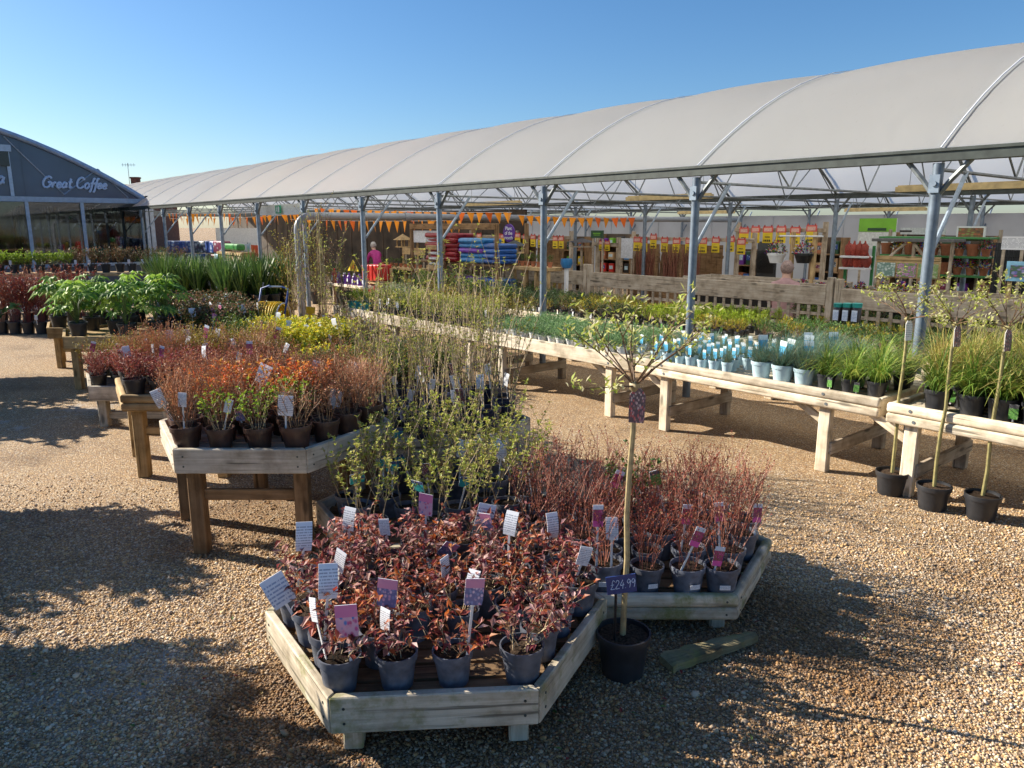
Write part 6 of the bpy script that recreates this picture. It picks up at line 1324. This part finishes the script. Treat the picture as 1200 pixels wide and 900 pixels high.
# three feed bottles with teal lids
u, w_, z0, z1 = rq(977, 378, 1012, 392, 9.25); t = at('black_crate', 'black crate carrying bottles with teal lids', 'crate', u, 9.25, 0); B = MB(); B.box((0, 0, z1 / 2), (w_, .3, z1 - .004)); B.build('body', BLK, t); B = MB(); B.box((0, -.01, z1 - .03), (w_ + .02, .31, .05)); B.build('rim', BLK, t)
for i, x in enumerate((981.5, 992.5, 1003.5)):
    uu, _ = Q(x, 370, 9.2); h = Q(x, 355, 9.2)[1] - z1 - .002; t = at('feed_tub', f'dark bottle with teal lid on the black crate, {nth(i, 3)} of three', 'bottle', uu, 9.2, z1 + .003, 'dark bottles with teal lids')
    B = MB(); B.lathe([(0, 0), (.055, 0), (.055, h * .8), (.05, h * .84)], 14); B.build('body', plain('dark_brown_plastic', (.03, .018, .014), .3), t); B = MB(); B.lathe([(.058, h * .8), (.06, h * .98), (.05, h), (0, h)], 14); B.build('lid', TEALL, t); B = MB(); B.box((0, -.056, h * .42), (.07, .006, h * .5)); B.build('label', C_TEXT2, t)
# ------------------------------------------------------------------ hose reel, floor sign, climbers
hr = thing('hose_reel', 'yellow hose wound on a blue-handled reel trolley', 'hose reel', (-3.88, 12.05, 0), R(-12))
B = MB()
for k in range(9):
    for j in range(3):
        r = .20 + .026 * j; x = -.16 + .04 * k + (.02 if j % 2 else 0); B.tube([(x + .012 * math.sin(a * 3 + k), r * math.cos(a), .50 + r * math.sin(a)) for a in [6.2832 * q / 20 for q in range(21)]], .0145, 6, 0, False)
B.tube([(.1, -.2, .35), (.18, -.3, .12), (.0, -.42, .05), (-.25, -.34, .03), (-.3, -.2, .03)], .0145, 6); B.build('hose', YELP, hr)
for s in (-1, 1):
    B = MB(); B.tube([(s * .24, .1, 0), (s * .24, -.02, .5), (s * .24, .18, .95), (s * .12, .2, .98)] if s > 0 else [(s * .24, .1, 0), (s * .24, -.02, .5), (s * .24, .18, .95), (s * .10, .2, 1.0)], .016, 8); B.build('frame_side', BLUP, hr)
    B = MB(); B.tube([(s * .225, .24 * math.cos(a), .5 + .24 * math.sin(a)) for a in [6.2832 * q / 18 for q in range(19)]], .010, 6); B.build('drum_ring', WHITE, hr)
    B = MB(); B.tube([(s * .26, .12, .09), (s * .30, .12, .09)], .09, 14); B.build('wheel', BLK, hr)
    B = MB(); B.tube([(s * .24, -.02, .46), (s * .24, -.26, .62), (s * .24, -.30, .3), (s * .24, -.28, 0)], .013, 6); B.build('front_leg', STEEL, hr)
B = MB(); B.tube([(-.24, .0, .5), (.24, .0, .5)], .02, 8); B.tube([(-.12, .2, .98), (.12, .2, .98)], .018, 8); B.build('axle', STEEL, hr)
t = thing('folded_floor_sign', 'yellow folded floor sign leaning by the drain pipe', 'floor sign', (-3.45, 12.6, .0), .4)
B = MB(); B.box((0, 0, .34), (.14, .03, .56), M=Matrix.Rotation(.12, 4, 'Y')); B.build('front_leaf', YELP, t); B = MB(); B.box((.0, .05, .34), (.13, .02, .55), M=Matrix.Rotation(.10, 4, 'Y')); B.build('back_leaf', YELP, t)
t = thing('yellow_boot_pair', 'small yellow folded mat at the foot of the drain pipe', 'mat', (-4.0, 13.2, 0), .3); t.name = 'folded_mat'
B = MB(); B.prism([(-.16, -.06), (.16, -.06), (.12, .06), (-.12, .06)], 0, .16); B.build('mat', YELP, t)
def climber(label, p, h, seed, flower=None):
    g = random.Random(seed); t = thing('potted_climber', label, 'climbing plant', p, g.uniform(0, 6), 'tall climbers tied to canes'); link('pot', potmesh(.12, .22, POT_D), t); link('soil', soilmesh(.11, .2, seed), t)
    C = MB()
    for k in range(3): a = k * 2.1; C.tube([(.06 * math.cos(a), .06 * math.sin(a), .18), (.02 * math.cos(a), .02 * math.sin(a), h)], .006, 5)
    C.build('canes', STAKE, t); S, L = bushy(seed, 7, h * .92, .04, .10, .11, .004, 9, .22, (.030, .018), 11, .1, 2, hv=.2)
    for nm, mb, m in (('stems', S, BARK_BR), ('leaves', L, flower or L_YG)): o = mb.build(nm, m, t); o.location = (0, 0, .2)
for k, (x, y, h, f) in enumerate(((-3.62, 12.35, 1.7, L_OLIVE), (-3.35, 12.0, 2.05, L_YG), (-3.08, 12.15, 1.9, L_ROSE), (-2.95, 11.75, 1.75, L_YG), (-2.68, 11.85, 1.55, L_ROSE), (-3.2, 12.7, 2.2, L_OLIVE))):
    climber('tall climber on canes ' + ['nearest the drain pipe', 'with yellow-green leaves, tallest in front', 'with reddish leaves between yellow-green ones', 'with yellow-green leaves near the pale bench end', 'with reddish leaves nearest the pale bench', 'tallest, behind the others'][k], (x, y, 0), h, 300 + k, f)
t = thing('wire_basket_stack', 'heap of wire hanging baskets on the ground near the cafe corner', 'wire baskets', G(205, 348)); B = MB(); g = random.Random(3)
for k in range(4):
    cx, cyy, cz = g.uniform(-.25, .25), g.uniform(-.2, .2), .25 + .16 * k; 
    for j in range(5): r = .28 * math.cos(j * .3); B.tube([(cx + r * math.cos(a), cyy + r * math.sin(a), cz - .28 * math.sin(j * .3) * .8) for a in [6.2832 * q / 16 for q in range(17)]], .008, 4)
B.build('wires', STEEL, t); B = MB(); B.box((0, 0, .06), (.7, .6, .12)); B.build('pallet', W_TAN, t)
# ------------------------------------------------------------------ plants before the cafe
for r_ in range(2):
    n = 8
    for i in range(n):
        p = G(-12 + 15.5 * i, 391 - 12 * r_); sp = 'cornus_o' if (i + r_) % 4 == 1 else 'cornus'
        place(sp, p, rnd.uniform(.95, 1.12), None, 'dogwoods standing before the cafe', ({'k': 'white', 'L': .1, 'x': 0, 'y': -.12, 'face': .3},) if rnd.random() < .5 else ())['label'] = f'{"orange-leaved" if sp == "cornus_o" else "dark red"} potted dogwood before the cafe, {nth(i, n)} of {"front" if r_ == 0 else "back"} row'
c = Vector((-10.0, 16.4, 0)); t = thing('nursery_bench', 'timber bench of lime and mixed shrubs below the cafe windows', 'plant bench', c, R(12)); board('top', (-2.4, 0, .92), (2.9, 0, .92), .06, .75, W_TAN, t)
for x in (-2.2, 0, 2.7):
    for y in (-.3, .3): board('leg', (x, y, 0), (x, y, .9), .09, .09, W_TAN, t)
Mw = t.matrix_basis.copy(); Mw = Matrix.Translation(c) @ Matrix.Rotation(R(12), 4, 'Z')
for i in range(20):
    sp = 'topball' if i < 11 else 'hedging'; p = Mw @ Vector((-2.25 + .26 * i, rnd.uniform(-.08, .08), .951))
    place(sp, p, 1.0, None, 'shrubs on the bench below the cafe windows', ({'k': 'white', 'L': .05, 'x': 0, 'y': -.11, 'face': .3},) if rnd.random() < .4 else ())['label'] = f'{"lime green shrub" if i < 11 else "mixed hedging shrub"} on the bench below cafe windows, {nth(i, 20)}'
# ------------------------------------------------------------------ people
SKIN = plain('skin', (.48, .28, .20), .55, 0, .05); HAIRG = plain('grey_hair', (.50, .47, .44), .8, 0, .2, 60); HAIRP = plain('pinkish_grey_hair', (.24, .17, .15), .85, 0, .25, 60); MAGJ = plain('magenta_jacket', (.34, .015, .16), .7, 0, .15, 12); TROU = plain('dark_trousers', (.03, .03, .045), .8, 0, .15, 12); PINKT = plain('faded_pink_top', (.40, .24, .24), .8, 0, .15, 12)
def body(name, J, E, mats, pick, parent):
    me = bpy.data.meshes.new(name); ks = list(J); me.from_pydata([J[k][0] for k in ks], [(ks.index(a), ks.index(b)) for a, b in E], []); o = bpy.data.objects.new(name, me); COL.objects.link(o)
    o.modifiers.new('skin', 'SKIN'); sk = me.skin_vertices[0].data
    for i, k in enumerate(ks): sk[i].radius = (J[k][1], J[k][1]) if not isinstance(J[k][1], tuple) else J[k][1]; sk[i].use_root = (i == 0)
    s = o.modifiers.new('sub', 'SUBSURF'); s.levels = s.render_levels = 2
    m2 = bpy.data.meshes.new_from_object(o.evaluated_get(bpy.context.evaluated_depsgraph_get())); bpy.data.objects.remove(o)
    for m in mats: m2.materials.append(m)
    for p in m2.polygons: p.material_index = pick(p.center); p.use_smooth = True
    return link(name, m2, parent)
def figure(label, p, rz, lean, top, hair, s=1.0, crouch=False):
    t = thing('person', label, 'person', p, rz); t.scale = (s, s, s); zp = .42 if crouch else .88
    J = {'pelvis': ((0, 0, zp), (.15, .12))}; sh = Vector((0, lean * .48, zp + .50 * math.cos(lean)));
    J['belly'] = ((0, lean * .2, zp + .22), (.145, .115)); J['chest'] = (tuple(sh - Vector((0, .02, .10))), (.155, .12)); J['neck'] = (tuple(sh + Vector((0, .04, .05))), .055); hd = sh + Vector((0, .09 + lean * .1, .20))
    J['head0'] = (tuple(hd - Vector((0, 0, .06))), .075); J['head'] = (tuple(hd), (.085, .1)); J['crown'] = (tuple(hd + Vector((0, 0, .075))), .065)
    E = [('pelvis', 'belly'), ('belly', 'chest'), ('chest', 'neck'), ('neck', 'head0'), ('head0', 'head'), ('head', 'crown')]
    for n, x in (('l', -1), ('r', 1)):
        J['sh' + n] = (tuple(sh + Vector((x * .17, 0, -.04))), .07); J['el' + n] = (tuple(sh + Vector((x * .22, .12, -.30))), .05); J['wr' + n] = (tuple(sh + Vector((x * .14, .34, -.36))), .036); J['ha' + n] = (tuple(sh + Vector((x * .12, .42, -.36))), .034)
        E += [('chest', 'sh' + n), ('sh' + n, 'el' + n), ('el' + n, 'wr' + n), ('wr' + n, 'ha' + n)]
        if crouch: J['kn' + n] = ((x * .14, .36, .48), .07); J['an' + n] = ((x * .13, .08, .09), .05); J['to' + n] = ((x * .14, .24, .045), .042)
        else: J['kn' + n] = ((x * .10, .03, .48), .07); J['an' + n] = ((x * .10, -.02, .09), .05); J['to' + n] = ((x * .11, .14, .045), .042)
        J['hi' + n] = ((x * .10, .02, zp - .06), .10); E += [('pelvis', 'hi' + n), ('hi' + n, 'kn' + n), ('kn' + n, 'an' + n), ('an' + n, 'to' + n)]
    hz = sh.z + .08
    body('body', J, E, [top, TROU, SKIN, BLK], lambda c: 3 if c.z < .11 else (2 if c.z > hz and abs(c.x) < .13 else (2 if (c - sh).y > .33 and abs(c.x) < .2 and c.z < sh.z - .2 and c.z > zp else (1 if c.z < zp - .02 else 0))), t)
    B = MB(); B.blob(tuple(hd + Vector((0, -.022, .03))), (.098, .108, .108), random.Random(2), 0, .08, 12, 8); B.build('hair', hair, t)
    B = MB(); B.blob(tuple(hd + Vector((0, .105, -.02))), (.014, .02, .02), random.Random(2), 0, .02, 6, 5); B.build('nose', SKIN, t); return t
p = Y(443, 310, 23.0); figure('person with grey hair in a magenta jacket bending among the far displays', (p.x, 23.0, 0), R(25), .75, MAGJ, HAIRG, .93)
u, z = Q(924, 309, 11.55); figure('person with pinkish grey hair crouching behind the lattice fence', U(u + .05, 11.55, 0), RZ + R(25), .35, PINKT, HAIRP, z / 1.19, True)
# more stock: larger shrubs on the ground, fence panels and shelving along the far side
lay(13.2, 19.5, 8.7, 12.4, .95, .9, 0.0, lambda i, u, v: rnd.choice(['darkev', 'mixed', 'darkev', 'rose', 'eugold']), None, {'darkev': 'dark evergreen in a pot', 'mixed': 'large green shrub', 'rose': 'large rose', 'eugold': 'large golden shrub'}, 'ground left of compost shelves', 'large shrubs deep under the canopy', s=(1.5, 2.3), jit=.15)
for i, (x0, x1, y0) in enumerate(((600, 628, 279), (630, 660, 281), (742, 772, 285), (776, 812, 286), (816, 846, 287))):
    u, w_, z0, z1 = rq(x0, y0, x1, 318, 16.45 if i > 1 else 15.2); t = at('fence_panel', f'brown close-board fence panel behind the price cards, {nth(i, 5)}', 'fence panel', u, 16.45 if i > 1 else 15.2, 0, 'fence panels behind the price cards')
    k = int(w_ / .14)
    B = MB()
    for j in range(k): B.box((-w_ / 2 + w_ * (j + .5) / k, 0, z1 / 2 + rnd.uniform(-.01, .01)), (w_ / k - .012, .018, z1))
    B.build('pales', W_BROWN, t); B = MB(); B.box((0, .025, z1 * .25), (w_, .03, .07)); B.box((0, .025, z1 * .8), (w_, .03, .07)); B.build('rails', W_BROWN, t)
CARD_ = plain('cardboard', (.42, .28, .15), .8, 0, .1, 6); COLS = [RED, BLU, GRN, YEL, CARD_, DGRN, WHITE, TERRA, PURP, SKYB, BLK, CARD_]
for si, (x0, x1, y0, y1, v, wh) in enumerate(((664, 690, 277, 313, 16.8, 'beside the dark green sign'), (706, 742, 274, 314, 19.5, 'behind the white board'), (868, 884, 292, 316, 18.0, 'left of the mesh panel'), (956, 988, 278, 316, 18.5, 'left of the red bulb nets'), (1052, 1098, 272, 312, 18.5, 'above the green-edged shelving'), (1102, 1166, 276, 312, 18.0, 'at far right'))):
    u, w_, z0, z1 = rq(x0, y0, x1, y1, v); t = at('rear_shelving', f'dark shelving full of mixed goods {wh}', 'shelving', u, v, 0, 'rear shelving of mixed goods')
    B = MB(); B.box((0, .22, z1 / 2), (w_, .03, z1)); B.build('back_panel', WALLB, t)
    for s in (-1, 1): board('upright', (s * w_ / 2, 0, 0), (s * w_ / 2, 0, z1), .05, .4, W_BROWN, t)
    n = 3; zz = [z1 - .42 - .44 * j for j in range(n)]
    for z in zz: board('shelf', (-w_ / 2 + .03, 0, z), (w_ / 2 - .03, 0, z), .03, .4, W_BROWN, t)
    m = max(2, int(w_ / .34))
    for j, z in enumerate(zz):
        for q in range(m):
            d = (rnd.uniform(.16, .27), rnd.uniform(.12, .2), rnd.uniform(.16, .36)); c = COLS[rnd.randrange(len(COLS))]; me = bevbox(d, .012, 2).copy(); me.materials.append(c)
            o = thing('boxed_product', f'boxed product, {nth(q, m)} on {("top", "middle", "bottom")[j]} shelf, rear shelving {wh}', 'box', U(u - (-w_ / 2 + w_ * (q + .5) / m), v - .06, z + .016), RZ + rnd.uniform(-.2, .2), 'boxed goods on the rear shelving')
            b_ = link('carton', me, o); b_.location = (0, 0, d[2] / 2); B = MB(); B.box((0, -d[1] / 2 - .002, d[2] * .55), (d[0] * .7, .005, d[2] * .4)); B.build('printed_label', PATS[rnd.randrange(4)], o)
print('plants', NPL[0], 'objects', len(COL.objects))
